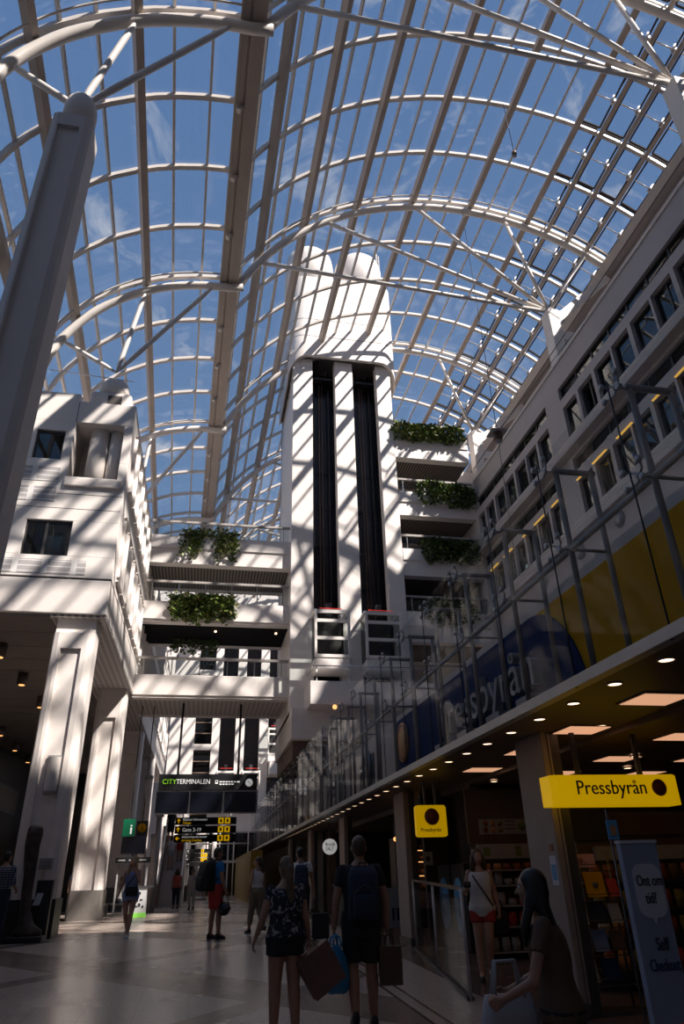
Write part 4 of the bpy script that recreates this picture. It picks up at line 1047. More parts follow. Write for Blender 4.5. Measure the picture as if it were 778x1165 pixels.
# blue machine doors in the passage
for k, y in enumerate((13.7, 14.55)):
    t = thing('drink_machine', ['dark drinks machine with blue oval front under the square sign, nearer one', 'dark drinks machine with blue oval front under the square sign, farther one'][k], 'machine', (5.0, y, gz(14)), group='drinks machines in the passage')
    part('body', MB().box(4.75, 5.1, y - .36, y + .36, gz(14), 1.75), 'shop_dark', t)
    g = MB(); g.loft([[(xx, y + .24 * s * cos(2 * pi * j / 28), 1.08 + .44 * s * sin(2 * pi * j / 28)) for j in range(28)] for xx, s in ((4.76, 1), (4.72, 1), (4.71, .9))]); part('oval_front', g, 'board_light_blue', t)
    part('handle', MB().tube([(4.7, y - .1, .9), (4.66, y - .1, 1.05), (4.7, y - .1, 1.2)], .015, 6), 'chrome', t)
t = thing('poster', 'small pale notice on the dark passage wall', 'poster', (4.74, 14.9, 1.9)); part('sheet', MB().box(4.55, 4.75, 15.17, 15.19, 1.75, 2.0), 'banner_white', t); part('print', MB().disc((4.65, 15.165, 1.87), (0, 1, 0), .05, .01, 16), 'ink_grey', t)
# glass balustrade
t = thing('glass_balustrade', 'glass balustrade with steel top rail in front of the snack shop', 'railing', (3.75, 12, gz(12)))
a, b = V((3.30, 9.45, 0)), V((4.05, 14.3, 0))
g = MB(); z = 1.42; g.bar(a + V((0, 0, z)), b + V((0, 0, z + .08)), .05, .04); part('top_rail', g, 'chrome', t)
for s in (0.0, .5, 1.0):
    p = a.lerp(b, s); part('post', MB().tube([(p.x, p.y, gz(p.y)), (p.x, p.y, z + .06 * s)], .022, 8), 'steel_grey', t)
for s0, s1 in ((.02, .49), (.51, .98)):
    p, q = a.lerp(b, s0), a.lerp(b, s1); part('pane', MB().bar(p + V((0, 0, .82)), q + V((0, 0, .86)), .012, 1.0), 'clear_glass', t)
g = MB(); g.bar(a + V((0, 0, gz(9.45) + .02)), b + V((0, 0, gz(14) + .02)), .08, .04); part('base_rail', g, 'steel_dark', t)
# bakery behind the second column
t = thing('bread_shelf', 'bakery shelf rack with warm glowing rows behind the walking man', 'shelf', (5.2, 18.4, gz(18)))
for x in (4.7, 6.4): part('side', MB().box(x, x + .05, 18.0, 18.5, gz(18), 2.4), 'shop_wood', t)
part('back', MB().box(4.7, 6.45, 18.5, 18.55, gz(18), 2.4), 'shop_wood', t)
for j, z in enumerate((1.0, 1.3, 1.6, 1.9, 2.15)):
    part('shelf_board', MB().box(4.72, 6.42, 18.0, 18.5, z - .03, z), 'shop_wood', t)
    if j > 1: part('glow_strip', MB().box(4.74, 6.4, 18.0, 18.02, z - .05, z - .035), 'small_warm', t)
random.seed(5)
br = None
for z, nme in ((1.0, 'lowest'), (1.3, 'second lowest'), (1.6, 'middle'), (1.9, 'second highest'), (2.15, 'top')):
    for j in range(8):
        if br is None:
            br = bpy.data.objects.new('bread_loaf', MB().ell((0, 0, .05), (.08, .12, .055), 12, 8).mesh('bread_loaf', 'logo_orange')); COL.objects.link(br); o = br
        else: o = br.copy(); COL.objects.link(o)
        o.location = (4.85 + .2 * j, 18.22, z); tag(o, 'brown bread loaf on the %s board of the bakery rack' % nme, 'bread', 'loaves on the %s bakery board' % nme)
t = thing('poster_stand', 'white poster panel with dark bottles beside the second shop column', 'sign', (4.25, 16.3, gz(16)))
part('panel', MB().box(4.02, 4.5, 16.3, 16.34, .62, 1.35), 'shelf_white', t); part('frame', MB().box(4.0, 4.02, 16.28, 16.36, gz(16), 1.37).box(4.5, 4.52, 16.28, 16.36, gz(16), 1.37), 'steel_grey', t)
for j in range(3): part('print', MB().box(4.12 + .1 * j, 4.17 + .1 * j, 16.29, 16.3, .75, .98), 'ink_dark', t)
t = thing('bakery_counter', 'dark bakery counter with food pictures behind the rucksack man', 'counter', (4.3, 20, gz(18)))
part('front', MB().box(3.7, 4.5, 19.0, 21.0, gz(18), 1.35), 'shop_dark', t, bevel=.02); part('top', MB().box(3.66, 4.54, 18.95, 21.05, 1.35, 1.4), 'steel_dark', t)
part('food_picture', MB().box(3.75, 4.35, 18.985, 19.0, .85, 1.3), 'pinkish', t); part('food_picture', MB().disc((4.05, 18.98, 1.05), (0, 1, 0), .13, .01, 20), 'logo_orange', t)
solo('wall_spot', MB().ell((4.62, 17.6, 2.35), (.05, .05, .05)), 'small_warm', 'tiny warm spot lamp left of the second shop column', 'lamp')
# magazine rack and its contents
t = thing('magazine_rack', 'wire magazine rack stand in front of the shop beside the first column', 'rack', (4.45, 8.35, gz(8.3)))
for x in (4.12, 4.78): part('upright', MB().tube([(x, 8.38, gz(8.3)), (x, 8.38, 1.78)], .014, 8), 'steel_dark', t)
for z in (.5, .78, 1.04, 1.30, 1.6): part('wire_shelf', MB().tube([(4.12, 8.36, z - .02), (4.12, 8.22, z - .02), (4.78, 8.22, z - .02), (4.78, 8.36, z - .02)], .007, 6).tube([(4.12, 8.21, z + .05), (4.78, 8.21, z + .05)], .005, 6), 'steel_dark', t)
part('foot', MB().box(4.0, 4.9, 8.2, 8.56, gz(8.3), gz(8.3) + .03), 'steel_dark', t)
t2 = thing('price_sign', 'pale pink price card reading 49:- clipped on top of the magazine rack', 'sign', (4.42, 8.3, 1.6))
part('card', MB().box(4.30, 4.56, 8.28, 8.29, 1.62, 1.76), 'pinkish', t2); part('lettering', text_mb('49:-', .1, .006, frame((4.31, 8.275, 1.65), (1, 0, 0), (0, 0, 1))), 'logo_brown', t2)
MG = [(4.38, 4.62, 1.32, 1.58, 'board_yellow', 'yellow magazine in the upper row of the rack'), (4.24, 4.33, 1.33, 1.58, 'board_light_blue', 'light blue magazine beside the yellow one in the rack'), (4.24, 4.34, 1.06, 1.28, 'banner_white', 'white booklet with dark spots in the middle row of the rack'),
      (4.37, 4.58, 1.06, 1.27, 'cloth_navy', 'dark blue magazine in the middle row of the rack'), (4.62, 4.76, 1.06, 1.25, 'shelf_white', 'grey white magazine at the right of the middle row'), (4.66, 4.78, 1.32, 1.5, 'cloth_red', 'reddish magazine right of the yellow one in the rack'),
      (4.16, 4.32, .8, 1.0, 'banner_white', 'pale magazine in the lower row of the rack'), (4.36, 4.54, .8, 1.0, 'cloth_denim', 'grey blue magazine in the lower row of the rack'), (4.58, 4.74, .8, .99, 'paper_tan', 'brown magazine in the lower row of the rack'),
      (4.18, 4.36, .52, .72, 'cloth_grey', 'grey magazine in the bottom row of the rack'), (4.42, 4.62, .52, .73, 'letter_navy', 'dark magazine in the bottom row of the rack')]
for x0, x1, z0, z1, m, l in MG:
    t = thing('magazine', l, 'magazine', ((x0 + x1) / 2, 8.26, z0), group='magazines in the wire rack'); part('cover', MB().add([(x0, 8.23, z0), (x1, 8.23, z0), (x1, 8.29, z1), (x0, 8.29, z1), (x0, 8.245, z0), (x1, 8.245, z0), (x1, 8.305, z1), (x0, 8.305, z1)], [(0, 1, 2, 3), (7, 6, 5, 4), (0, 4, 5, 1), (1, 5, 6, 2), (2, 6, 7, 3), (3, 7, 4, 0)]), m, t)
    if m in ('banner_white', 'board_yellow'): part('print', MB().disc(((x0 + x1) / 2, 8.252, z0 + .12), (0, 1, -.2), .03, .03, 12), 'ink_grey', t)
# wall shelves further right in the shop
t = thing('wall_shelf', 'dark shop shelving with pale header right of the blue stand', 'shelf', (6.4, 9.3, gz(9)))
part('back', MB().box(5.0, 8.4, 9.5, 9.56, gz(9), 2.3), 'shop_wood', t); part('header', MB().box(5.2, 8.3, 9.38, 9.44, 1.70, 1.87), 'shelf_white', t)
part('panel', MB().box(4.95, 5.5, 9.44, 9.5, 1.95, 2.5), 'shop_dark', t); part('panel', MB().box(5.6, 6.6, 9.44, 9.5, 2.0, 2.25), 'paper_tan', t)
for z in (.5, .85, 1.15, 1.45): part('shelf_board', MB().box(5.0, 8.4, 9.2, 9.5, z - .02, z), 'steel_dark', t)
random.seed(21)
for z, row in ((.5, 'lowest'), (.85, 'second'), (1.15, 'third'), (1.45, 'top')):
    x = 5.08
    while x < 8.2:
        key = (random.choice(['paper_tan', 'logo_brown', 'cloth_red', 'logo_orange', 'shelf_white', 'leaf_dry']), .2)
        if key not in kinds:
            g = MB().loft([[(-.06, -.02, 0), (.06, -.02, 0), (.06, .02, 0), (-.06, .02, 0)], [(-.065, -.035, .1), (.065, -.035, .1), (.065, .035, .1), (-.065, .035, .1)], [(-.06, -.006, .2), (.06, -.006, .2), (.06, .006, .2), (-.06, .006, .2)]])
            o = bpy.data.objects.new('snack_packet', g.mesh('snack_packet', key[0])); COL.objects.link(o); kinds[key] = o
        else: o = kinds[key].copy(); COL.objects.link(o)
        o.location = (x, 9.27, z); tag(o, 'small dark packet on the %s board of the shelving behind the blue stand' % row, 'snack', 'packets on the %s board behind the stand' % row); x += .19
# self checkout stand
t = thing('banner_stand', 'tall pale blue stand with white speech bubble inviting to self checkout', 'sign', (3.04, 4.95, gz(5)))
x0, x1 = 2.915, 3.195
g = MB().box(x0, x1, 4.90, 4.96, gz(5) + .03, 1.755); part('panel', g, 'banner_blue', t, bevel=.006)
part('foot', MB().box(x0 - .05, x1 + .05, 4.8, 5.08, gz(5), gz(5) + .03), 'steel_grey', t)
part('top_cap', MB().box(x0 - .005, x1 + .005, 4.895, 4.965, 1.755, 1.775), 'banner_white', t)
g = MB(); rr = rrect(2.962, 3.172, 1.30, 1.625, .07, 6); g.prism(rr, 'y', 4.889, 4.9); g.prism([(3.04, 1.305), (3.085, 1.305), (3.065, 1.262)], 'y', 4.89, 4.9); part('speech_bubble', g, 'banner_white', t)
for s, x, z, m, sz in (('Ont om', 2.976, 1.49, 'ink_dark', .098), ('tid?', 3.02, 1.385, 'ink_dark', .098), ('Self', 3.03, 1.115, 'ink_dark', .105), ('Checkout', 2.955, 1.0, 'letter_navy', .098)):
    part('lettering', text_mb(s, sz, .006, frame((x, 4.886, z), (1, 0, 0), (0, 0, 1)), sx=.56 if s == 'Checkout' else .62), m, t)
part('dot_mark', MB().disc((3.12, 4.89, .7), (0, 1, 0), .025, .02, 16), 'orange_thing', t)
t = thing('info_tag', 'small lit blue card on a stalk above the blue stand', 'sign', (3.06, 5.3, 1.8)); part('card', MB().box(3.13, 3.22, 5.4, 5.41, 1.80, 1.94), 'board_light_blue', t); part('stalk', MB().tube([(3.15, 5.41, gz(5)), (3.15, 5.41, 2.02)], .008, 6), 'steel_dark', t); part('picture', MB().box(3.155, 3.195, 5.39, 5.4, 1.83, 1.9), 'logo_orange', t)

# ------------------------------------------------------------------ hanging departure sign
t = thing('departure_sign', 'black hanging terminal sign with green and white lettering and three dark screens', 'sign', (.2, 29.3, 3.9))
x0, x1 = -1.70, 2.12
part('header_panel', MB().box(x0, x1, 29.25, 29.5, 4.70, 5.29), 'sign_black', t, bevel=.015)
for k in range(3):
    a = x0 - .04 + k * 1.30; part('screen', MB().box(a, a + 1.24, 29.27, 29.45, 3.9, 4.64), 'screen_black', t, bevel=.01)
part('bezel', MB().box(x0 - .05, x1 + .05, 29.33, 29.5, 3.86, 4.7), 'steel_grey', t)
for xx in (-1.0, 1.36): part('hanging_rod', MB().tube([(xx, 29.4, 5.28), (xx, 29.4, 8.06)], .045, 8), 'cable_dark', t)
part('green_lettering', text_mb('CITY', .25, .012, frame((-1.56, 29.24, 4.93), (1, 0, 0), (.12, 0, 1))), 'sign_green', t)
part('white_lettering', text_mb('TERMINALEN', .25, .012, frame((-1.03, 29.24, 4.93), (1, 0, 0), (0, 0, 1)), sx=.88), 'sign_white', t)
part('small_lettering', text_mb('Infart/Entré från Gatan', .105, .01, frame((.62, 29.24, 5.0), (1, 0, 0), (0, 0, 1))), 'sign_white', t) if False else None
g = MB(); g.box(.47, .58, 29.235, 29.25, 4.93, 5.06); part('bus_pictogram', g, 'sign_white', t); part('bus_pictogram', MB().box(.49, .56, 29.23, 29.24, 4.98, 5.04), 'sign_black', t)
for j, (w_, z) in enumerate(((.78, 5.0), (.5, 4.91))):
    x = .64
    while x < .64 + w_:
        l = random.uniform(.05, .13); part('small_text', MB().box(x, x + l, 29.24, 29.25, z - .02, z + .025), 'sign_white', t); x += l + .03
part('clock_face', MB().disc((1.80, 29.24, 4.97), (0, 1, 0), .145, .02, 30), 'sign_white', t)
part('clock_hand', MB().bar((1.80, 29.22, 4.97), (1.73, 29.22, 5.04), .018, .01, (0, 1, 0)), 'ink_dark', t); part('clock_hand', MB().bar((1.80, 29.22, 4.97), (1.86, 29.22, 4.89), .014, .01, (0, 1, 0)), 'ink_dark', t)
def waysign(label, x0, x1, y, rows, hgt, gap, zt):
    t = thing('direction_sign', label, 'sign', ((x0 + x1) / 2, y, zt - len(rows) * (hgt + gap)))
    for xx in (x0 + .35, x1 - .35): part('hanger', MB().tube([(xx, y + .05, zt), (xx, y + .05, 8.05 if y < 32 else zt + 1.5)], .03, 6), 'cable_dark', t)
    for k, (arrow, a, b, n) in enumerate(rows):
        z1 = zt - k * (hgt + gap); z0 = z1 - hgt; p = part('board', MB().box(x0, x1, y, y + .12, z0, z1), 'sign_board', t)
        s = hgt; zc = (z0 + z1) / 2; g = MB(); ax = x0 + s * .5; w_ = s * .09
        if arrow == 'u': g.bar((ax, y - .01, zc - s * .28), (ax, y - .01, zc + s * .2), w_ * 1.3, .02, (0, 1, 0)); e = [(-.22, .04), (0, .28), (.22, .04)]
        else: g.bar((ax - s * .2, y - .01, zc), (ax + s * .28, y - .01, zc), w_ * 1.3, .02, (0, 1, 0)); e = [(0.0, .22), (-.26, 0), (0.0, -.22)]
        for q in (0, 2): g.bar((ax + e[q][0] * s, y - .01, zc + e[q][1] * s), (ax + e[1][0] * s, y - .01, zc + e[1][1] * s), w_ * 1.2, .02, (0, 1, 0))
        part('arrow', g, 'sign_yellow', p)
        if b: part('white_text', text_mb(a, s * .46, .01, frame((x0 + s * 1.1, y - .01, zc + s * .06), (1, 0, 0), (0, 0, 1)), sx=.95), 'sign_white', p); part('yellow_text', text_mb(b, s * .44, .01, frame((x0 + s * 1.1, y - .01, zc - s * .4), (1, 0, 0), (0, 0, 1)), sx=.95), 'sign_yellow', p)
        else: part('white_text', text_mb(a, s * .72, .01, frame((x0 + s * 1.1, y - .01, zc - s * .25), (1, 0, 0), (0, 0, 1)), sx=.95), 'sign_white', p)
        for q in range(n):
            xx = x0 + (x1 - x0) * .70 + q * s * .98; part('pictogram', MB().box(xx, xx + s * .8, y - .015, y, zc - s * .4, zc + s * .4), 'sign_yellow', p); part('pictogram_figure', MB().box(xx + s * .25, xx + s * .55, y - .02, y - .01, zc - s * .22, zc + s * .22), 'sign_black', p)
waysign('dark direction sign with three rows and yellow arrows, gate row in the middle', -1.22, 1.78, 38, [('u', 'Biljetter Information', 'Tickets', 2), ('u', 'Gate 2-19', '', 2), ('l', 'Ankommande bussar', 'Arriving Coaches', 2)], .33, .06, 4.36)
waysign('smaller dark direction sign with four rows farther in below the gate sign', -1.27, .78, 46, [('u', 'Gate 1-2', '', 1), ('u', 'Biljetter', '', 2), ('u', 'Ankommande', 'Arriving', 2), ('u', 'Gate 2-19', '', 0)], .2, .035, 3.22)

# ------------------------------------------------------------------ escalator
t = thing('escalator', 'escalator rising away under the direction signs at the back left', 'escalator', (-1.5, 42, gz(20)))
ex0, ex1, ey, ez = -1.85, -.75, 38.5, gz(20)
ang = math.tan(radians(30))
for x in (ex0, ex1):
    g = MB(); prof = [(ey - 1.3, ez), (ey - 1.3, ez + .95), (ey + .2, ez + 1.0), (ey + 7.4, ez + 1.0 + 7.2 * ang), (ey + 9, ez + 1.0 + 7.4 * ang), (ey + 9, ez), ]
    g.prism([(a, b - .12) if b > ez else (a, b) for a, b in prof], 'x', x - .05, x + .05); part('side_panel', g, 'escalator_side' if x == ex0 else 'steel_grey', t)
    g = MB(); g.tube([(x, a, b) for a, b in [(ey - 1.35, ez + .6), (ey - 1.3, ez + .95), (ey + .2, ez + 1.02), (ey + 7.4, ez + 1.02 + 7.2 * ang), (ey + 9, ez + 1.02 + 7.4 * ang)]], .05, 8); part('handrail', g, 'steel_grey', t)
for k in range(20): part('step', MB().box(ex0 + .08, ex1 - .08, ey + .36 * k, ey + .36 * k + .36, ez, ez + .2 * (k + 1)), 'facade_light', t)
part('comb_plate', MB().box(ex0 + .05, ex1 - .05, ey - 1.3, ey, ez, ez + .03), 'chrome', t)
g = MB(); g.box(-2.2, -.5, 47.4, 50, ez, ez + 4.1); struct('floor_landing', g, 'gap_dark', label='upper landing of the escalator')
# white posts beside it
for k, (x, y, l) in enumerate(((-2.35, 33.2, 'slim white sunlit post left of the escalator'), (-1.9, 34.0, 'shorter white sunlit post with round top by the escalator'))):
    t = thing('post', l, 'post', (x, y, gz(20))); z1 = 5.6 if k == 0 else 3.3
    part('shaft', MB().cyl((x, y), .16, gz(20), z1, 20), 'white_concrete', t); part('cap', MB().ell((x, y, z1), (.18, .18, .1)).cyl((x, y), .19, z1 + .0, z1 + .12, 20), 'shelf_white', t)
t = thing('post', 'thin grey post with pale lamp top left of the direction sign', 'post', (-1.78, 33.9, gz(20))); part('shaft', MB().cyl((-1.78, 33.95), .12, gz(20), 4.1, 18), 'steel_grey', t); part('lamp_top', MB().cyl((-1.78, 33.95), .18, 4.1, 4.35, 18), 'shelf_white', t)
for k, (x, y) in enumerate(((.2, 50), (.95, 48.5))):
    t = thing('pillar', ['grey round pillar behind the small direction sign', 'pale slim pillar right of the small direction sign'][k], 'column', (x, y, gz(20))); r = (.42, .15)[k]
    part('shaft', MB().cyl((x, y), r, gz(20), 4.6, 24), 'facade_light' if k else 'facade_grey', t); part('collar', MB().cyl((x, y), r + .06, gz(20), gz(20) + .2, 24), 'steel_grey', t)
g = MB()
for x in (1.3, 2.2, 3.1): g.tube([(x, 49, gz(20)), (x, 49, 4.4)], .04, 8)
for z in (2.6, 3.6): g.tube([(-.5, 49, z), (3.2, 49, z)], .035, 8)
g.tube([(-.3, 49, 3.0), (.5, 49, 4.0)], .04, 8)
solo('glass_lobby_frame', g, 'bar_paint', 'pale steel frame of a glazed lobby behind the direction signs', 'frame')
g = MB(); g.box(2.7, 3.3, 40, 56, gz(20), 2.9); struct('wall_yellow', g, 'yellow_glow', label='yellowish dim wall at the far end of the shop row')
# ------------------------------------------------------------------ information corner left
t = thing('info_sign', 'green hanging information sign with white letter i', 'sign', (-2.7, 27.4, 3.1)); part('panel', MB().box(-2.92, -2.46, 30.0, 30.08, 3.12, 3.75), 'green_panel', t, bevel=.01); part('lettering', text_mb('i', .5, .01, frame((-2.68, 29.99, 3.22), (1, 0, 0), (0, 0, 1)), sx=1.4), 'sign_white', t); part('hanger', MB().box(-2.7, -2.66, 30.03, 30.06, 3.75, 8.2), 'cable_dark', t)
t = thing('info_sign', 'black sign with round yellow information symbol', 'sign', (-2.2, 30, 3.1)); part('panel', MB().box(-2.42, -1.98, 30.0, 30.08, 3.1, 3.68), 'sign_black', t, bevel=.01); part('symbol', MB().disc((-2.2, 29.99, 3.43), (0, 1, 0), .16, .02, 26), 'board_yellow', t); part('lettering', text_mb('i', .28, .01, frame((-2.235, 29.975, 3.33), (1, 0, 0), (0, 0, 1)), sx=1.2), 'ink_dark', t); part('hanger', MB().box(-2.22, -2.18, 30.03, 30.06, 3.68, 8.2), 'cable_dark', t)
t = thing('monitor', 'black flat monitor on a stand above the ticket counter', 'monitor', (-2.4, 29.5, 2.4)); part('screen', MB().box(-2.86, -1.98, 29.6, 29.67, 2.52, 3.12), 'screen_black', t, bevel=.01); part('stand', MB().box(-2.46, -2.4, 29.66, 29.72, 2.4, 3.15), 'steel_dark', t)
t = thing('counter_canopy', 'dark canopy bar with small print under the monitor', 'counter', (-2.4, 29.7, gz(20))); part('beam', MB().box(-3.0, -1.75, 29.5, 30.1, 2.22, 2.4), 'sign_black', t)
for x in (-2.9, -1.85): part('leg', MB().box(x - .03, x + .03, 29.75, 29.85, gz(20), 2.22), 'steel_grey', t)
for j in range(3): part('small_text', MB().box(-2.9 + .38 * j, -2.65 + .38 * j, 29.49, 29.5, 2.29, 2.33), 'steel_grey', t)
t = thing('brochure_stand', 'white stand with printed sides and green foot behind the woman in blue', 'stand', (-1.95, 29, gz(20))); part('body', MB().box(-2.3, -1.72, 28.9, 29.3, .62, 1.4), 'kiosk_white', t); part('green_foot', MB().box(-2.31, -1.71, 28.88, 29.31, gz(20), .62), 'kiosk_green', t); part('top', MB().box(-2.36, -1.5, 28.85, 29.35, 1.4, 1.46), 'steel_dark', t)
random.seed(9)
for j in range(14): x = random.uniform(-2.25, -1.8); z = random.uniform(.75, 1.32); part('print', MB().box(x, x + random.uniform(.03, .1), 28.88, 28.9, z, z + random.uniform(.03, .1)), 'ink_dark', t)
t = thing('picture_frame', 'dark framed notice on the brown inner wall at the far left', 'picture', (-10.8, 41, 5)); part('frame', MB().box(-10.8, -10.74, 41.6, 46.6, 5.2, 6.5), 'dark_frame', t); part('print', MB().box(-10.74, -10.72, 41.9, 46.3, 5.35, 6.35), 'shop_wood', t)
# bronze sculpture, its label plinths
t = thing('sculpture', 'tall bronze sculpture shaped like a striding leg at the foot of the sunlit column', 'sculpture', (-3.72, 18.5, gz(18.5)))
zb = gz(18.5); prof = [(.10, -3.60, .34, .22), (.22, -3.56, .30, .2), (.34, -3.62, .17, .17), (.6, -3.68, .115, .13), (.95, -3.71, .115, .13), (1.3, -3.715, .125, .14), (1.6, -3.74, .15, .16), (1.9, -3.76, .165, .17), (2.15, -3.745, .175, .18), (2.26, -3.745, .165, .17), (2.32, -3.745, .12, .12)]
part('figure', MB().loft([[(cx + a * cos(2 * pi * k / 20), 18.5 + b * sin(2 * pi * k / 20), zb + h) for k in range(20)] for h, cx, a, b in prof]), 'bronze', t)
part('base', MB().box(-4.05, -3.2, 18.2, 18.8, zb, zb + .12), 'plinth_black', t, bevel=.02)
t = thing('label_stand', 'small black label stand with slanted white card beside the sculpture', 'stand', (-3.45, 18.95, gz(19))); part('post', MB().box(-3.6, -3.25, 18.9, 19.1, gz(19), 1.68), 'plinth_black', t); part('card', MB().add([(-3.62, 18.86, 1.18), (-3.47, 18.86, 1.18), (-3.42, 18.9, 1.42), (-3.56, 18.9, 1.42)], [(0, 1, 2, 3)]), 'banner_white', t)
t = thing('plaque', 'grey plaque with fine text on the white column behind the sculpture', 'sign', (-3.5, 19.3, 1.85)); part('plate', MB().box(-3.72, -3.4, 19.33, 19.36, 1.9, 2.15), 'steel_grey', t)
for j in range(4): part('text_line', MB().box(-3.7, -3.44, 19.325, 19.33, 1.94 + .05 * j, 1.955 + .05 * j), 'ink_grey', t)
# hanging lamps
for k, (x, y, z, zc, l) in enumerate(((9.6, 19.0, 15.3, 27.6, 'pendant lamp with square plate on a long cable left of the office windows'), (9.75, 14.5, 24.9, 28.0, 'small round pendant lamp high under the glass roof'))):
    t = thing('pendant_lamp', l, 'lamp', (x, y, z), group='pendant lamps under the roof')
    s = 1.0 if k == 0 else .55
    part('cable', MB().tube([(x, y, z + .3 * s), (x, y, zc)], .012, 6), 'cable_dark', t)
    if k == 0: part('plate', MB().box(x - .3, x + .3, y - .3, y + .3, z + .26, z + .30), 'steel_grey', t)
    part('shade', MB().cyl((x, y), .15 * s, z - .05, z + .26 * s, 16, .17 * s), 'shop_wood', t); part('bulb', MB().cyl((x, y), .12 * s, z - .1, z - .05, 16), 'shelf_white', t)
t = thing('guy_cable', 'thin steel cable slanting down from the roof to the hanging lamp', 'cable', (11, 19, 16)); part('cable', MB().tube([(9.6, 19, 15.6), (12.35, 16.2, 19.0)], .01, 6), 'cable_dark', t); part('cable', MB().tube([(9.6, 19, 15.6), (12.3, 24.5, 13.6)], .01, 6), 'cable_dark', t)

# ------------------------------------------------------------------ people
def remesh(mb, voxel, it=3):
    me = mb.mesh('tmp', 'skin'); ob = bpy.data.objects.new('tmp', me); COL.objects.link(ob)
    m = ob.modifiers.new('r', 'REMESH'); m.mode = 'VOXEL'; m.voxel_size = voxel
    if it: s = ob.modifiers.new('s', 'SMOOTH'); s.factor = .5; s.iterations = it
    r = bpy.data.meshes.new_from_object(ob.evaluated_get(bpy.context.evaluated_depsgraph_get()))
    bpy.data.objects.remove(ob); bpy.data.meshes.remove(me)
    for p in r.polygons: p.use_smooth = True
    return r
TM = [(.80, .12, .10), (.86, .165, .108), (.92, .172, .116), (1.02, .158, .108), (1.12, .156, .105), (1.25, .172, .115), (1.36, .188, .115), (1.42, .165, .092), (1.46, .09, .07), (1.50, .058, .06)]
TF = [(.80, .12, .105), (.86, .168, .115), (.92, .178, .125), (1.02, .148, .105), (1.10, .133, .095), (1.22, .148, .115), (1.33, .158, .108), (1.40, .138, .083), (1.445, .075, .064), (1.49, .048, .052)]
def tor(T, z):
    for a, b in zip(T, T[1:]):
        if a[0] <= z <= b[0]: t = (z - a[0]) / (b[0] - a[0]); return a[1] + (b[1] - a[1]) * t, a[2] + (b[2] - a[2]) * t
    return T[0][1:] if z < T[0][0] else T[-1][1:]
def person(label, x, y, h, rz, sex, skin, J=None, top=None, bottom=None, hair=None, shoes='shoe_black', lean=0., turn=0., grip=(.5, .5), vox=.012, face=False, z0=None, group=None, extra=None, build=1.):
    sc = h / 1.75; zb = gz(y) if z0 is None else z0
    T = [(q[0], q[1] * build, q[2] * build) for q in (TM if sex == 'm' else TF)]; sw = (.185 if sex == 'm' else .16) * (1 + (build - 1) * .5)
    t = thing('person', label, 'person', (x, y, zb), radians(rz), group)
    K = {}
    for s, n in ((-1, 'L'), (1, 'R')):
        K['hip' + n] = (.092 * s, 0, .90); K['knee' + n] = (.10 * s, .012, .49); K['ank' + n] = (.10 * s, -.02, .09)
        K['sh' + n] = (sw * s, 0, 1.405); K['elb' + n] = ((sw + .05) * s, -.02, 1.12); K['wri' + n] = ((sw + .065) * s, .03, .875)
    K.update(J or {})
    def X(p):
        p = V(p)
        if p.z > .95: p = p + V((0, lean * (p.z - .95), 0))
        return p * sc
    def rings(z0_, z1_, f, ys=0., n=9):
        o = []
        for i in range(n):
            z = z0_ + (z1_ - z0_) * i / (n - 1); w_, d = tor(T, z)
            o.append([X((w_ * f * cos(2 * pi * k / 24), d * f * sin(2 * pi * k / 24) + ys, z)) for k in range(24)])
        return o
    b = MB(); b.loft(rings(.80, 1.50, 1, n=16))
    lr = (.094, .062, .041) if sex == 'm' else (.094 * build, .060 * build, .038 * build)
    for n in 'LR':
        hp, kn, an = X(K['hip' + n]), X(K['knee' + n]), X(K['ank' + n])
        b.cone(hp, lr[0] * sc, kn, lr[1] * sc); cm = kn.lerp(an, .3) + V((0, -.012, 0)) * sc
        b.cone(kn, lr[1] * sc, cm, (.063 if sex == 'm' else .059 * build) * sc); b.cone(cm, (.062 if sex == 'm' else .058 * build) * sc, an, lr[2] * sc)
        d = V((0, 1, 0)); b.cone(an, .036 * sc, an + V((0, .13, -.055)) * sc, .026 * sc); b.cone(an, .034 * sc, an + V((0, -.04, -.05)) * sc, .03 * sc)
        sh, el, wr_ = X(K['sh' + n]), X(K['elb' + n]), X(K['wri' + n])
        ar = (.054, .042, .028) if sex == 'm' else (.045 * build, .037 * build, .025)
        b.cone(sh, ar[0] * sc, el, ar[1] * sc); b.cone(el, ar[1] * sc, wr_, ar[2] * sc)
        # hand
        d = (wr_ - el).normalized() if K.get('hd' + n) is None else V(K['hd' + n]).normalized()
        s = -1 if n == 'L' else 1
        pn = V((-s, 0, 0)) - d * V((-s, 0, 0)).dot(d); pn.normalize()      # palm looks at the body
        fw = d.cross(pn) * (s); fw = fw if fw.y > 0 else -fw
        g_ = grip[0 if n == 'L' else 1]
        for q in range(4):
            off = fw * (.027 - .018 * q) * sc; kn2 = wr_ + d * (.085 - .006 * abs(q - 1)) * sc + off * 1.15
            b.cone(wr_ + off * .5, .016 * sc, kn2, .0125 * sc, 8)
            a1 = .25 + 1.0 * g_; f1 = (d * cos(a1) + pn * sin(a1)); L1 = (.042, .047, .044, .034)[q] * sc
            a2 = a1 + .3 + 1.1 * g_; f2 = (d * cos(a2) + pn * sin(a2))
            p1 = kn2 + f1 * L1; b.cone(kn2, .0095 * sc, p1, .0085 * sc, 8); b.cone(p1, .0085 * sc, p1 + f2 * L1 * .85, .007 * sc, 8)
        th0 = wr_ + d * .025 * sc + fw * .022 * sc; th1 = th0 + (d * .6 + fw * .6 + pn * .35).normalized() * .042 * sc; th2 = th1 + (d * .8 + fw * .1 + pn * .6).normalized() * .032 * sc
        b.cone(th0, .014 * sc, th1, .0105 * sc, 8); b.cone(th1, .0105 * sc, th2, .008 * sc, 8)
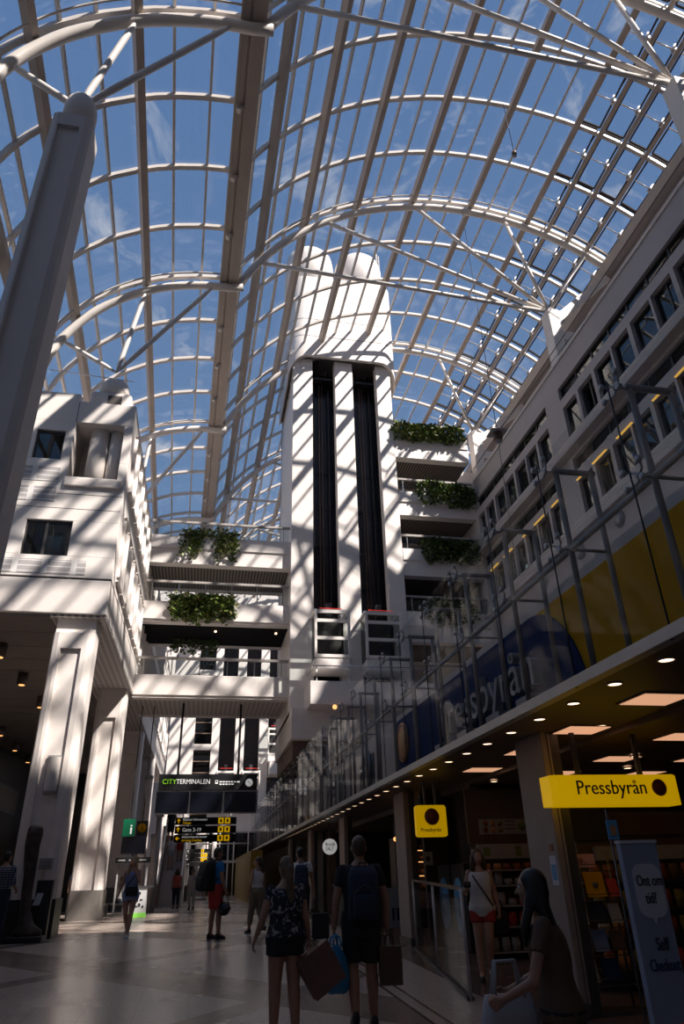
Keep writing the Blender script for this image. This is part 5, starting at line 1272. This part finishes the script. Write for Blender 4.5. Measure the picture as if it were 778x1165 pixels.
    # head
    R_ = Matrix.Rotation(radians(turn), 4, 'Z'); hc = X((0, .012, 1.625))
    hy = lean * .02
    def HP(px, py, pz): return hc + (R_ @ V((px, py, pz))) * sc
    hd = MB(); hd.ell((0, 0, 0), (.076, .096, .112), 20, 14); hd.ell((0, .028, -.065), (.056, .062, .058), 16, 10); hd.cone((0, .088, .005), .012, (0, .110, -.032), .016, 8); hd.cone((-.02, .080, -.066), .012, (.02, .080, -.066), .012, 8)
    for s in (-1, 1): hd.ell((.076 * s, -.005, -.008), (.014, .026, .034), 10, 8); hd.cone((.018 * s, .083, .026), .012, (.046 * s, .073, .026), .011, 8); hd.ell((.036 * s, .07, -.03), (.026, .022, .026), 10, 8)
    b.add([HP(*v) for v in hd.v], hd.f, True)
    b.cone(X((0, -.01, 1.45)), .054 * sc if sex == 'm' else .046 * sc, hc + V((0, -.012, -.06)) * sc, .05 * sc if sex == 'm' else .043 * sc)
    me = remesh(b, vox, 3); me.materials.clear(); me.materials.append(M[skin])
    o = bpy.data.objects.new('body', me); COL.objects.link(o); o.parent = t
    if face:
        for s in (-1, 1):
            e = MB(); v = MB().ell((.033 * s, .084, .003), (.0135, .010, .009), 12, 8); e.add([HP(*p) for p in v.v], v.f, True); ey = part('eye', e, 'eye_white', t, local=True)
            e = MB(); v = MB().ell((.033 * s, .0915, .003), (.006, .005, .006), 10, 6); e.add([HP(*p) for p in v.v], v.f, True); part('pupil', e, 'ink_dark', ey, local=True)
        e = MB(); v = MB().cone((-.022, .092, -.068), .006, (.022, .092, -.068), .006, 8); e.add([HP(*p) for p in v.v], v.f, True); part('lips', e, 'cloth_coral', t, local=True)
    def cloth(name, mb, m):
        me = remesh(mb, max(vox * 1.15, .012), 4); me.materials.clear(); me.materials.append(M[m]); o = bpy.data.objects.new(name, me); COL.objects.link(o); o.parent = t; return o
    if top:
        m, zl, zh, sl, fit = top; c = MB(); c.loft(rings(zl, zh, fit * 1.06, n=14))
        ar = (.060, .046, .033) if sex == 'm' else (.050, .040, .029)
        for n in 'LR':
            sh, el, wr_ = X(K['sh' + n]), X(K['elb' + n]), X(K['wri' + n]); f = fit * 1.02
            if sl > 0:
                q = sh.lerp(el, min(1, sl)); c.ell(sh, (ar[0] * f * sc,) * 3, 14, 8); c.tube([sh, q], [ar[0] * f * sc, (ar[0] + (ar[1] - ar[0]) * min(1, sl)) * f * 1.08 * sc], 14)
                if sl > 1: q = el.lerp(wr_, sl - 1); c.ell(el, (ar[1] * f * sc,) * 3, 14, 8); c.tube([el, q], [ar[1] * f * sc, ar[2] * f * 1.1 * sc], 14)
            else: c.tube([X((K['sh' + n][0] * .62, -.03, 1.38)), X((K['sh' + n][0] * .5, -.01, 1.46)), X((K['sh' + n][0] * .62, .05, 1.38))], .022 * sc, 8)
        cloth('top', c, m)
    if bottom:
        m, kind, f, fit = bottom; c = MB(); c.loft(rings(.79, 1.03, fit * 1.06, n=8))
        if kind == 'skirt': c.loft([[X((w_ * cos(2 * pi * k / 24), d * sin(2 * pi * k / 24), z)) for k in range(24)] for w_, d, z in ((.19, .14, .92), (.20 * fit, .15 * fit, .92 - .42 * f))])
        else:
            for n in 'LR':
                hp, kn, an = X(K['hip' + n]), X(K['knee' + n]), X(K['ank' + n]); ff = fit * 1.08
                q = hp.lerp(kn, min(1, f)); c.ell(hp, (lr[0] * ff * sc,) * 3, 16, 8); c.tube([hp, q], [lr[0] * ff * sc, (lr[0] + (lr[1] - lr[0]) * min(1, f)) * ff * 1.1 * sc], 16)
                if f > 1: q = kn.lerp(an, f - 1); c.ell(kn, (lr[1] * ff * 1.05 * sc,) * 3, 14, 8); c.tube([kn, q], [lr[1] * ff * 1.1 * sc, .05 * ff * sc], 16)
        cloth({'skirt': 'skirt'}.get(kind, 'shorts' if f <= 1.1 else 'trousers'), c, m)
    for n in 'LR':
        an = X(K['ank' + n]); c = MB(); c.ell(an + V((0, .045, -.052)) * sc, (.046 * sc, .125 * sc, .038 * sc), 16, 8); c.ell(an + V((0, -.03, -.03)) * sc, (.044 * sc, .055 * sc, .062 * sc), 14, 8)
        c.loft([[(an.x + .05 * sc * cos(2 * pi * k / 20) * (1 if sin(2 * pi * k / 20) > 0 else .85), an.y + (.045 + .135 * sin(2 * pi * k / 20)) * sc, an.z + zz * sc) for k in range(20)] for zz in (-.09, -.065)])
        cloth('shoe', c, shoes)
    if hair:
        m, style, L = hair; c = MB()
        def add(e): c.add([HP(*p) for p in e.v], e.f, True)
        if style == 'short': add(MB().ell((0, -.014, .026), (.082, .098, .103), 20, 12)); add(MB().ell((0, -.045, -.02), (.074, .062, .07), 16, 10))
        else:
            add(MB().ell((0, -.014, .022), (.086, .101, .106), 20, 12)); add(MB().ell((0, -.05, -.03), (.085, .068, .09), 16, 10))
            for s in (-1, 1):
                if style != 'tail': add(MB().ell((.074 * s, -.005, -.04), (.022, .05, .09), 12, 8))
            if style == 'long':
                add(MB().loft([[(w_ * cos(2 * pi * k / 20), yy + d * sin(2 * pi * k / 20), zz) for k in range(20)] for w_, d, yy, zz in ((.085, .07, -.03, 0), (.10, .06, -.05, -.12), (.125, .05, -.085, -.22), (.13, .045, -.10, -L * .6), (.10, .04, -.10, -L), (.05, .02, -.10, -L - .05))]))
                for s in (-1, 1): add(MB().tube([(.07 * s, .02, -.03), (.085 * s, .045, -.14), (.10 * s, .085, -.25), (.095 * s, .09, -min(L, .36))], [.03, .035, .035, .012], 10))
            if style == 'bob':
                for s in (-1, 1): add(MB().tube([(.075 * s, .01, .02), (.095 * s, .02, -.08), (.10 * s, .02, -.17), (.08 * s, .02, -.21)], [.03, .04, .042, .02], 10))
                add(MB().ell((0, -.06, -.11), (.095, .055, .10), 16, 10))
            if style == 'tail':
                add(MB().tube([(0, -.085, .03), (0, -.125, .0), (0, -.135, -.08), (.006, -.125, -.22), (.01, -.12, -L * .75), (.012, -.115, -L)], [.026, .036, .042, .052, .045, .012], 14))
        cloth('hair', c, m)
    if extra:
        for nme, mb, mm in extra(X, HP, K, sc): part(nme, mb, mm, t, local=True)
    return t

def backpack(label, p, rz, sc, m, w=.30, hh=.46, d=.17, pt=None):
    """a rucksack on somebody's back; its local -y side is the outside"""
    t = thing('backpack', label, 'backpack', p, radians(rz))
    c = MB(); c.loft([[(u[0], u[1], z) for u in rrect(-w / 2 * f, w / 2 * f, -d * g_, .02, .05 * f, 5)] for z, f, g_ in ((0, .9, .8), (.03, 1, 1), (hh * .55, 1, 1), (hh * .85, .95, .85), (hh, .72, .5))]); part('sack', c, m, t, local=True)
    c = MB(); c.loft([[(u[0], u[1], z) for u in rrect(-w * .38, w * .38, -d - .05 * g_, -d * .7, .03, 5)] for z, g_ in ((.03, .5), (.06, 1), (hh * .42, .9), (hh * .48, .3))]); part('front_pocket', c, m, t, local=True)
    part('handle_loop', MB().tube([(-.04, -.02, hh - .01), (-.035, -.03, hh + .035), (.035, -.03, hh + .035), (.04, -.02, hh - .01)], .009, 6), m, t, local=True)
    for s in (-1, 1): part('strap', MB().tube([(.09 * s, 0, hh - .05), (.115 * s, .05, hh + .01), (.12 * s, .14, hh - .02), (.125 * s, .22, hh - .12), (.14 * s, .2, hh - .26), (.16 * s, .08, hh - .38), (.14 * s, .0, hh - .42)], .018, 8), m, t, local=True)
    part('zip', MB().tube([(-w * .36, -d - .03, hh * .5), (0, -d * .93 - .01, hh * .66), (w * .36, -d - .03, hh * .5)], .005, 6), 'steel_dark', t, local=True)
    return t
def paper_bag(label, p, rz, w, hh, d, m, handle, roll=0., flare=0., cat='bag', soft=False):
    t = thing('shopping_bag', label, cat, p, radians(rz)); t.rotation_euler = (0, roll, radians(rz))
    n = 3
    c = MB()
    def ring(z, f): return [(-w / 2 * f, -d / 2, z), (w / 2 * f, -d / 2, z), (w / 2 * f * (.9), 0, z), (w / 2 * f, d / 2, z), (-w / 2 * f, d / 2, z), (-w / 2 * f * .9, 0, z)]
    if soft: c.loft([[(a * s_, b * (.5 + s2), z) for a, b, z in ring(zz, 1)] for zz, s_, s2 in ((-hh, .75, .2), (-hh * .92, 1, .5), (-hh * .6, 1.02, .6), (-hh * .25, .85, .35), (-.04, .45, .1), (0, .2, 0))])
    else: c.loft([ring(-hh, 1), ring(-hh * .5, 1.03), ring(-.0, 1 + flare)]); c.sm = [False] * len(c.sm)
    part('sack', c, m, t, local=True)
    if not soft: part('rim', MB().box(-w / 2 * 1.01, w / 2 * 1.01, -d / 2 - .003, d / 2 + .003, -.03, .002), m, t, local=True)
    for s in (-1, 1):
        y = d / 2 * s * .8; part('handle', MB().tube([(-w * .2, y, -.02), (-w * .16, y * .7, handle * .7), (0, y * .3, handle), (w * .16, y * .7, handle * .7), (w * .2, y, -.02)], .006 if not soft else .012, 6), m, t, local=True)
    return t

# --- the couple in front
person('woman with long fair ponytail, dark floral top and black shorts, seen from behind in front', .93, 8.17, 1.585, 6, 'f', 'skin_tan',
       {'elbL': (-.265, -.03, 1.13), 'wriL': (-.335, .03, .93), 'elbR': (.225, -.03, 1.12), 'wriR': (.285, .04, .89), 'kneeL': (-.105, .03, .49), 'ankL': (-.115, .03, .09), 'ankR': (.11, -.05, .10)},
       ('floral_cloth', .93, 1.41, .42, 1.10), ('cloth_black', 'shorts', .34, 1.06), ('hair_fair', 'tail', .52), 'shoe_white', grip=(.35, .9), vox=.0085, turn=8, build=1.17)
person('man with black rucksack, black shirt and knee shorts, seen from behind in front', 1.76, 8.34, 1.775, -4, 'm', 'skin_tan',
       {'elbL': (-.265, -.03, 1.12), 'wriL': (-.285, .03, .875), 'elbR': (.265, -.03, 1.12), 'wriR': (.275, .03, .88), 'kneeL': (-.10, .03, .50), 'ankL': (-.10, -.12, .15), 'kneeR': (.10, .05, .49), 'ankR': (.11, .06, .09)},
       ('cloth_black', .88, 1.45, .55, 1.10), ('cloth_black', 'shorts', .82, 1.22), ('hair_brown', 'short', 0), 'shoe_black', grip=(.9, .9), vox=.0085)
z1 = gz(8.34)
backpack('black rucksack on the back of the man in front', (1.765, 8.23, z1 + .96), -4, 1, 'cloth_navy', .33, .50, .17)
paper_bag('large reddish brown carrier bag swinging from the right hand of the woman in front', (1.185, 8.12, gz(8.1) + .72), 8, .36, .38, .13, 'paper_brown', .11, roll=-.55)
paper_bag('bright blue plastic bag in the left hand of the man in front', (1.475, 8.33, z1 + .74), 10, .22, .42, .16, 'bag_blue', .09, soft=True)
paper_bag('brown paper bag hanging from the right hand of the man in front', (2.05, 8.30, z1 + .71), -6, .23, .34, .12, 'paper_tan', .11)
# --- man in blue with rucksack and helmet
person('man in blue shirt and red shorts standing with a big dark rucksack', .43, 17.45, 1.77, -62, 'm', 'skin_tan',
       {'elbR': (.26, .0, 1.12), 'wriR': (.27, .10, .88), 'elbL': (-.25, .02, 1.12), 'wriL': (-.25, .14, .9), 'ankR': (.11, .06, .09), 'kneeR': (.11, .05, .49)},
       ('cloth_blue', .86, 1.45, .55, 1.10), ('cloth_red', 'shorts', .85, 1.2), ('hair_brown', 'short', 0), 'shoe_black', grip=(.7, .9))
zz = gz(17.45); a = radians(-62)
backpack('big dark travel rucksack worn by the man in blue', (.43 - sin(-a) * .13, 17.45 - cos(a) * .13, zz + .90), -62, 1, 'bag_dark', .36, .62, .27)
t = thing('helmet', 'black motorcycle helmet held by the man in blue', 'helmet', (.63, 17.25, zz + .42))
c = MB(); c.ell((0, 0, .15), (.135, .16, .14), 20, 14); part('shell', c, 'helmet_black', t, local=True); part('visor', MB().ell((.02, -.04, .15), (.12, .132, .06), 18, 10), 'screen_black', t, local=True); part('strap', MB().tube([(-.09, 0, .2), (-.06, 0, .40), (0, .0, .45), (.06, 0, .40), (.09, 0, .2)], .012, 6), 'bag_dark', t, local=True)
# --- woman coming towards the camera on the left
def ex_bag(X, HP, K, sc):
    return [('bag_strap', MB().tube([X((-.13, .0, 1.43)), X((-.06, .13, 1.3)), X((.08, .14, 1.1)), X((.14, .13, .96))], .012, 6), 'bag_dark')]
person('woman with long blond hair and blue playsuit walking with a hand to her face', -1.47, 18.69, 1.65, 174, 'f', 'skin',
       {'elbL': (-.20, .12, 1.17), 'wriL': (-.10, .19, 1.40), 'hdL': (.3, -.2, 1), 'elbR': (.24, -.06, 1.13), 'wriR': (.30, -.03, .90), 'kneeL': (-.07, .12, .50), 'ankL': (-.04, .16, .09), 'kneeR': (.08, -.02, .49), 'ankR': (.05, -.22, .17)},
       ('cloth_denim_blue', .90, 1.40, 0, 1.10), ('cloth_denim_blue', 'shorts', .32, 1.12), ('hair_blond', 'long', .42), 'shoe_white', face=True, grip=(.3, .4), extra=ex_bag)
zz = gz(18.69)
t = thing('shoulder_bag', 'small black shoulder bag on the hip of the woman in blue', 'bag', (-1.44, 18.47, zz + .82)); part('pouch', MB().loft([[(u[0], u[1], z) for u in rrect(-.13, .13, -.04, .04, .03, 4)] for z in (0, .02, .17, .19)]), 'bag_dark', t, local=True); part('flap', MB().box(-.12, .12, -.05, -.04, .08, .19), 'bag_dark', t, local=True)
# --- two further walkers near the shops
person('woman in white tank top and brown trousers walking away near the shops', 1.42, 18.42, 1.58, 32, 'f', 'skin_tan',
       {'elbL': (-.24, -.04, 1.12), 'wriL': (-.27, .05, .88), 'kneeL': (-.10, .10, .5), 'ankL': (-.10, .18, .09), 'ankR': (.10, -.2, .15)},
       ('cloth_white', .92, 1.40, 0, 1.08), ('cloth_khaki', 'trousers', 1.75, 1.25), ('hair_brown', 'tail', .34), 'shoe_black', turn=40)
person('man in pale shirt with navy rucksack walking away near the bakery', 2.14, 16.2, 1.73, -4, 'm', 'skin_tan',
       {'ankL': (-.1, -.18, .14), 'kneeL': (-.1, .04, .5), 'elbR': (.26, -.04, 1.12), 'wriR': (.30, -.02, .88)}, ('cloth_white', .88, 1.45, .5, 1.08), ('cloth_navy', 'trousers', 1.85, 1.2), ('hair_black', 'short', 0), 'shoe_black')
backpack('navy rucksack on the man in the pale shirt', (2.145, 16.09, gz(16.2) + .95), -4, 1, 'cloth_navy', .29, .44, .16)
t = thing('suitcase', 'black upright suitcase pulled by the man in the pale shirt', 'suitcase', (2.55, 16.1, gz(16.1)))
part('case', MB().box(2.38, 2.72, 16.0, 16.24, gz(16) + .05, .95), 'bag_dark', t, bevel=.04); part('pull_handle', MB().tube([(2.47, 16.1, .93), (2.47, 16.1, 1.25), (2.63, 16.1, 1.25), (2.63, 16.1, .93)], .012, 6), 'steel_dark', t)
for xx in (2.42, 2.68): part('wheel', MB().disc((xx, 16.12, gz(16) + .04), (1, 0, 0), .04, .03, 14), 'ink_dark', t)
# --- plaid man at the left edge
person('man in chequered shirt and dark jeans cut by the left picture edge', -4.13, 18.0, 1.78, -25, 'm', 'skin_tan',
       {'elbR': (.25, .0, 1.12), 'wriR': (.20, .20, 1.0)}, ('plaid_cloth', .84, 1.45, 1.05, 1.16), ('cloth_navy', 'trousers', 1.9, 1.2), ('hair_black', 'short', 0), 'shoe_black')
# --- right side
def ex_cross(X, HP, K, sc):
    return [('bag_strap', MB().tube([X((.13, -.02, 1.44)), X((.08, .13, 1.33)), X((-.06, .145, 1.12)), X((-.17, .10, .95))], .013, 6), 'paper_tan')]
person('woman in long white sleeveless top and red shorts standing by the glass balustrade', 4.05, 10.76, 1.63, 160, 'f', 'skin',
       {'elbR': (.23, .03, 1.12), 'wriR': (.25, .20, 1.16), 'elbL': (-.22, -.05, 1.12), 'wriL': (-.25, .0, .88), 'kneeR': (.10, .05, .49), 'ankR': (.10, .10, .09), 'kneeL': (-.06, .08, .49), 'ankL': (-.04, -.08, .10)},
       ('cloth_white', .80, 1.41, 0, 1.14), ('cloth_red', 'shorts', .42, 1.12), ('hair_brown', 'bob', 0), 'shoe_black', face=True, grip=(.8, .8), vox=.009, turn=14, extra=ex_cross)
zz = gz(10.76)
t = thing('shoulder_bag', 'dark shoulder bag hanging beside the woman in the white top', 'bag', (4.27, 10.72, zz + .52)); part('pouch', MB().loft([[(u[0] * f, u[1] * f, z) for u in rrect(-.13, .13, -.06, .06, .04, 4)] for z, f in ((0, .8), (.03, 1), (.24, .95), (.30, .8))]), 'bag_dark', t, local=True); part('handle', MB().tube([(-.09, 0, .28), (-.05, 0, .42), (.05, 0, .42), (.09, 0, .28)], .01, 6), 'bag_dark', t, local=True)
t = thing('camera', 'small dark camera in the raised hand of the woman in white', 'camera', (3.79, 10.58, zz + 1.12)); part('case', MB().box(-.05, .05, -.025, .025, 0, .075), 'shoe_black', t, local=True, bevel=.006); part('lens', MB().disc((0, -.035, .036), (0, 1, 0), .026, .03, 14), 'steel_dark', t, local=True)
person('woman with long black hair in dark brown top, close by at the lower right', 2.06, 4.38, 1.50, 66, 'f', 'skin_tan',
       {'elbL': (-.24, .14, 1.10), 'wriL': (-.20, .36, 1.0), 'elbR': (.24, .10, 1.10), 'wriR': (.20, .33, 1.0), 'ankR': (.10, -.2, .12), 'ankL': (-.1, .1, .09)},
       ('paper_tan', .86, 1.41, .5, 1.16), ('cloth_black', 'trousers', 1.8, 1.15), ('hair_black', 'long', .42), 'shoe_black', face=True, lean=.12, grip=(.8, .8), vox=.009)
t = thing('tote_bag', 'pale grey cloth bag carried low by the black-haired woman', 'bag', (1.80, 4.52, gz(4.4) + .50)); part('sack', MB().loft([[(a * f, b * g_, z) for a, b in rrect(-.17, .17, -.08, .08, .05, 5)] for z, f, g_ in ((0, .8, .8), (.05, 1, 1), (.25, .95, .9), (.36, .8, .35))]), 'cloth_grey', t, local=True)
for s in (-1, 1): part('handle', MB().tube([(-.09, .03 * s, .34), (-.06, .01 * s, .52), (.06, .01 * s, .52), (.09, .03 * s, .34)], .012, 6), 'cloth_grey', t, local=True)
# --- distant people
person('seated person in white shirt and dark shorts beside the second white column', -2.78, 30.4, 1.70, -70, 'm', 'skin',
       {'hipL': (-.09, .02, .50), 'hipR': (.09, .02, .50), 'kneeL': (-.1, .42, .50), 'kneeR': (.1, .42, .50), 'ankL': (-.1, .42, .09), 'ankR': (.1, .46, .09)}, None, None, None, 'shoe_white', vox=.016) if False else None
def seated(label, x, y, h, rz, skin, topm, botm, hairm):
    sc = h / 1.75; t = thing('person', label, 'person', (x, y, gz(y)), radians(rz)); D = -.44
    def X(p): return V((p[0], p[1], p[2])) * sc
    b = MB(); b.loft([[X((w_ * cos(2 * pi * k / 20), d * sin(2 * pi * k / 20) + .05 * (z - .9), z + D)) for k in range(20)] for z, w_, d in TM])
    for s in (-1, 1):
        b.cone(X((.09 * s, .02, .47)), .08 * sc, X((.11 * s, .42, .50)), .055 * sc); b.cone(X((.11 * s, .42, .50)), .054 * sc, X((.11 * s, .40, .09)), .036 * sc); b.cone(X((.11 * s, .40, .08)), .034 * sc, X((.11 * s, .52, .035)), .026 * sc)
        b.cone(X((.185 * s, .02, .965)), .052 * sc, X((.24 * s, .08, .70)), .04 * sc); b.cone(X((.24 * s, .08, .70)), .04 * sc, X((.15 * s, .30, .58)), .028 * sc)
        for q in range(4): b.cone(X((.15 * s, .30, .58)), .014 * sc, X(((.15 - .03 + .018 * q) * s, .39, .57)), .0095 * sc, 8)
    hc = X((0, .06, 1.185)); b.ell(hc, (.076 * sc, .096 * sc, .112 * sc)); b.ell(hc + V((0, .028, -.065)) * sc, (.056 * sc, .062 * sc, .058 * sc)); b.cone(hc + V((0, .088, .0)) * sc, .013 * sc, hc + V((0, .11, -.03)) * sc, .014 * sc); b.cone(X((0, .03, 1.0)), .054 * sc, hc, .05 * sc)
    me = remesh(b, .013, 3); me.materials.clear(); me.materials.append(M[skin]); o = bpy.data.objects.new('body', me); COL.objects.link(o); o.parent = t
    def cl(n, mb, m): me = remesh(mb, .015, 3); me.materials.clear(); me.materials.append(M[m]); o = bpy.data.objects.new(n, me); COL.objects.link(o); o.parent = t
    c = MB(); c.loft([[X((w_ * 1.1 * cos(2 * pi * k / 20), d * 1.12 * sin(2 * pi * k / 20) + .05 * (z - .9), z + D)) for k in range(20)] for z, w_, d in TM if .9 < z < 1.45])
    for s in (-1, 1): c.ell(X((.185 * s, .02, .965)), (.06 * sc,) * 3); c.tube([X((.185 * s, .02, .965)), X((.23 * s, .07, .75))], [.06 * sc, .052 * sc], 12)
    cl('top', c, topm)
    c = MB(); c.loft([[X((w_ * 1.1 * cos(2 * pi * k / 20), d * 1.12 * sin(2 * pi * k / 20), z + D)) for k in range(20)] for z, w_, d in TM if z < 1.03])
    for s in (-1, 1): c.tube([X((.09 * s, .02, .47)), X((.11 * s, .38, .5))], [.095 * sc, .075 * sc], 14)
    cl('shorts', c, botm)
    for s in (-1, 1): c = MB(); c.ell(X((.11 * s, .45, .045)), (.05 * sc, .13 * sc, .045 * sc)); cl('shoe', c, 'shoe_white')
    c = MB(); c.ell(hc + V((0, -.014, .026)) * sc, (.084 * sc, .1 * sc, .105 * sc)); cl('hair', c, hairm)
    return t
seated('seated person in white shirt and dark shorts beside the second white column', -2.78, 30.3, 1.74, -62, 'skin', 'cloth_white', 'cloth_navy', 'hair_fair')
t = thing('bench', 'low dark bench under the seated person in white', 'bench', (-2.85, 30.2, gz(30))); part('seat', MB().box(-3.25, -2.55, 30.0, 30.5, gz(30) + .36, gz(30) + .42), 'shop_dark', t)
for xx in (-3.2, -2.6): part('leg', MB().box(xx - .03, xx + .03, 30.05, 30.45, gz(30), gz(30) + .36), 'steel_dark', t)
person('distant person in dark red top standing at the foot of the escalator', -.86, 36.0, 1.6, 10, 'f', 'skin_tan', None, ('cloth_coral', .88, 1.42, .6, 1.1), ('cloth_navy', 'trousers', 1.85, 1.1), ('hair_brown', 'bob', 0), 'shoe_black', vox=.016)
person('distant person in grey standing right of the escalator', -.16, 34.4, 1.58, 20, 'f', 'skin_tan', None, ('cloth_grey', .86, 1.42, .9, 1.12), ('cloth_grey', 'trousers', 1.85, 1.12), ('hair_brown', 'short', 0), 'shoe_black', vox=.016)
person('person in pale blue shirt half hidden between the two white columns', -4.82, 33.0, 1.7, 200, 'm', 'skin', None, ('cloth_denim', .86, 1.45, .5, 1.1), ('cloth_navy', 'trousers', 1.85, 1.1), ('logo_orange', 'short', 0), 'shoe_black', vox=.016)
ze = gz(20)
def step_z(y): return ze + .2 * (int((y - 38.5) / .36) + 1)
for (x, y, h, tp, bt, l, f_) in ((-1.62, 43.85, 1.78, 'cloth_black', 'cloth_black', 'man in black standing highest on the escalator', .9), (-1.42, 41.3, 1.62, 'cloth_white', 'cloth_grey', 'person in white shirt lower on the escalator', .5), (-1.0, 42.05, 1.5, 'cloth_coral', 'cloth_red', 'person in orange red on the escalator behind the small sign', .6)):
    person(l, x, y, h, 5, 'm', 'skin', None, (tp, .88, 1.45, .5, 1.1), (bt, 'shorts', f_, 1.15), ('hair_brown', 'short', 0), 'shoe_black', vox=.016, z0=step_z(y))
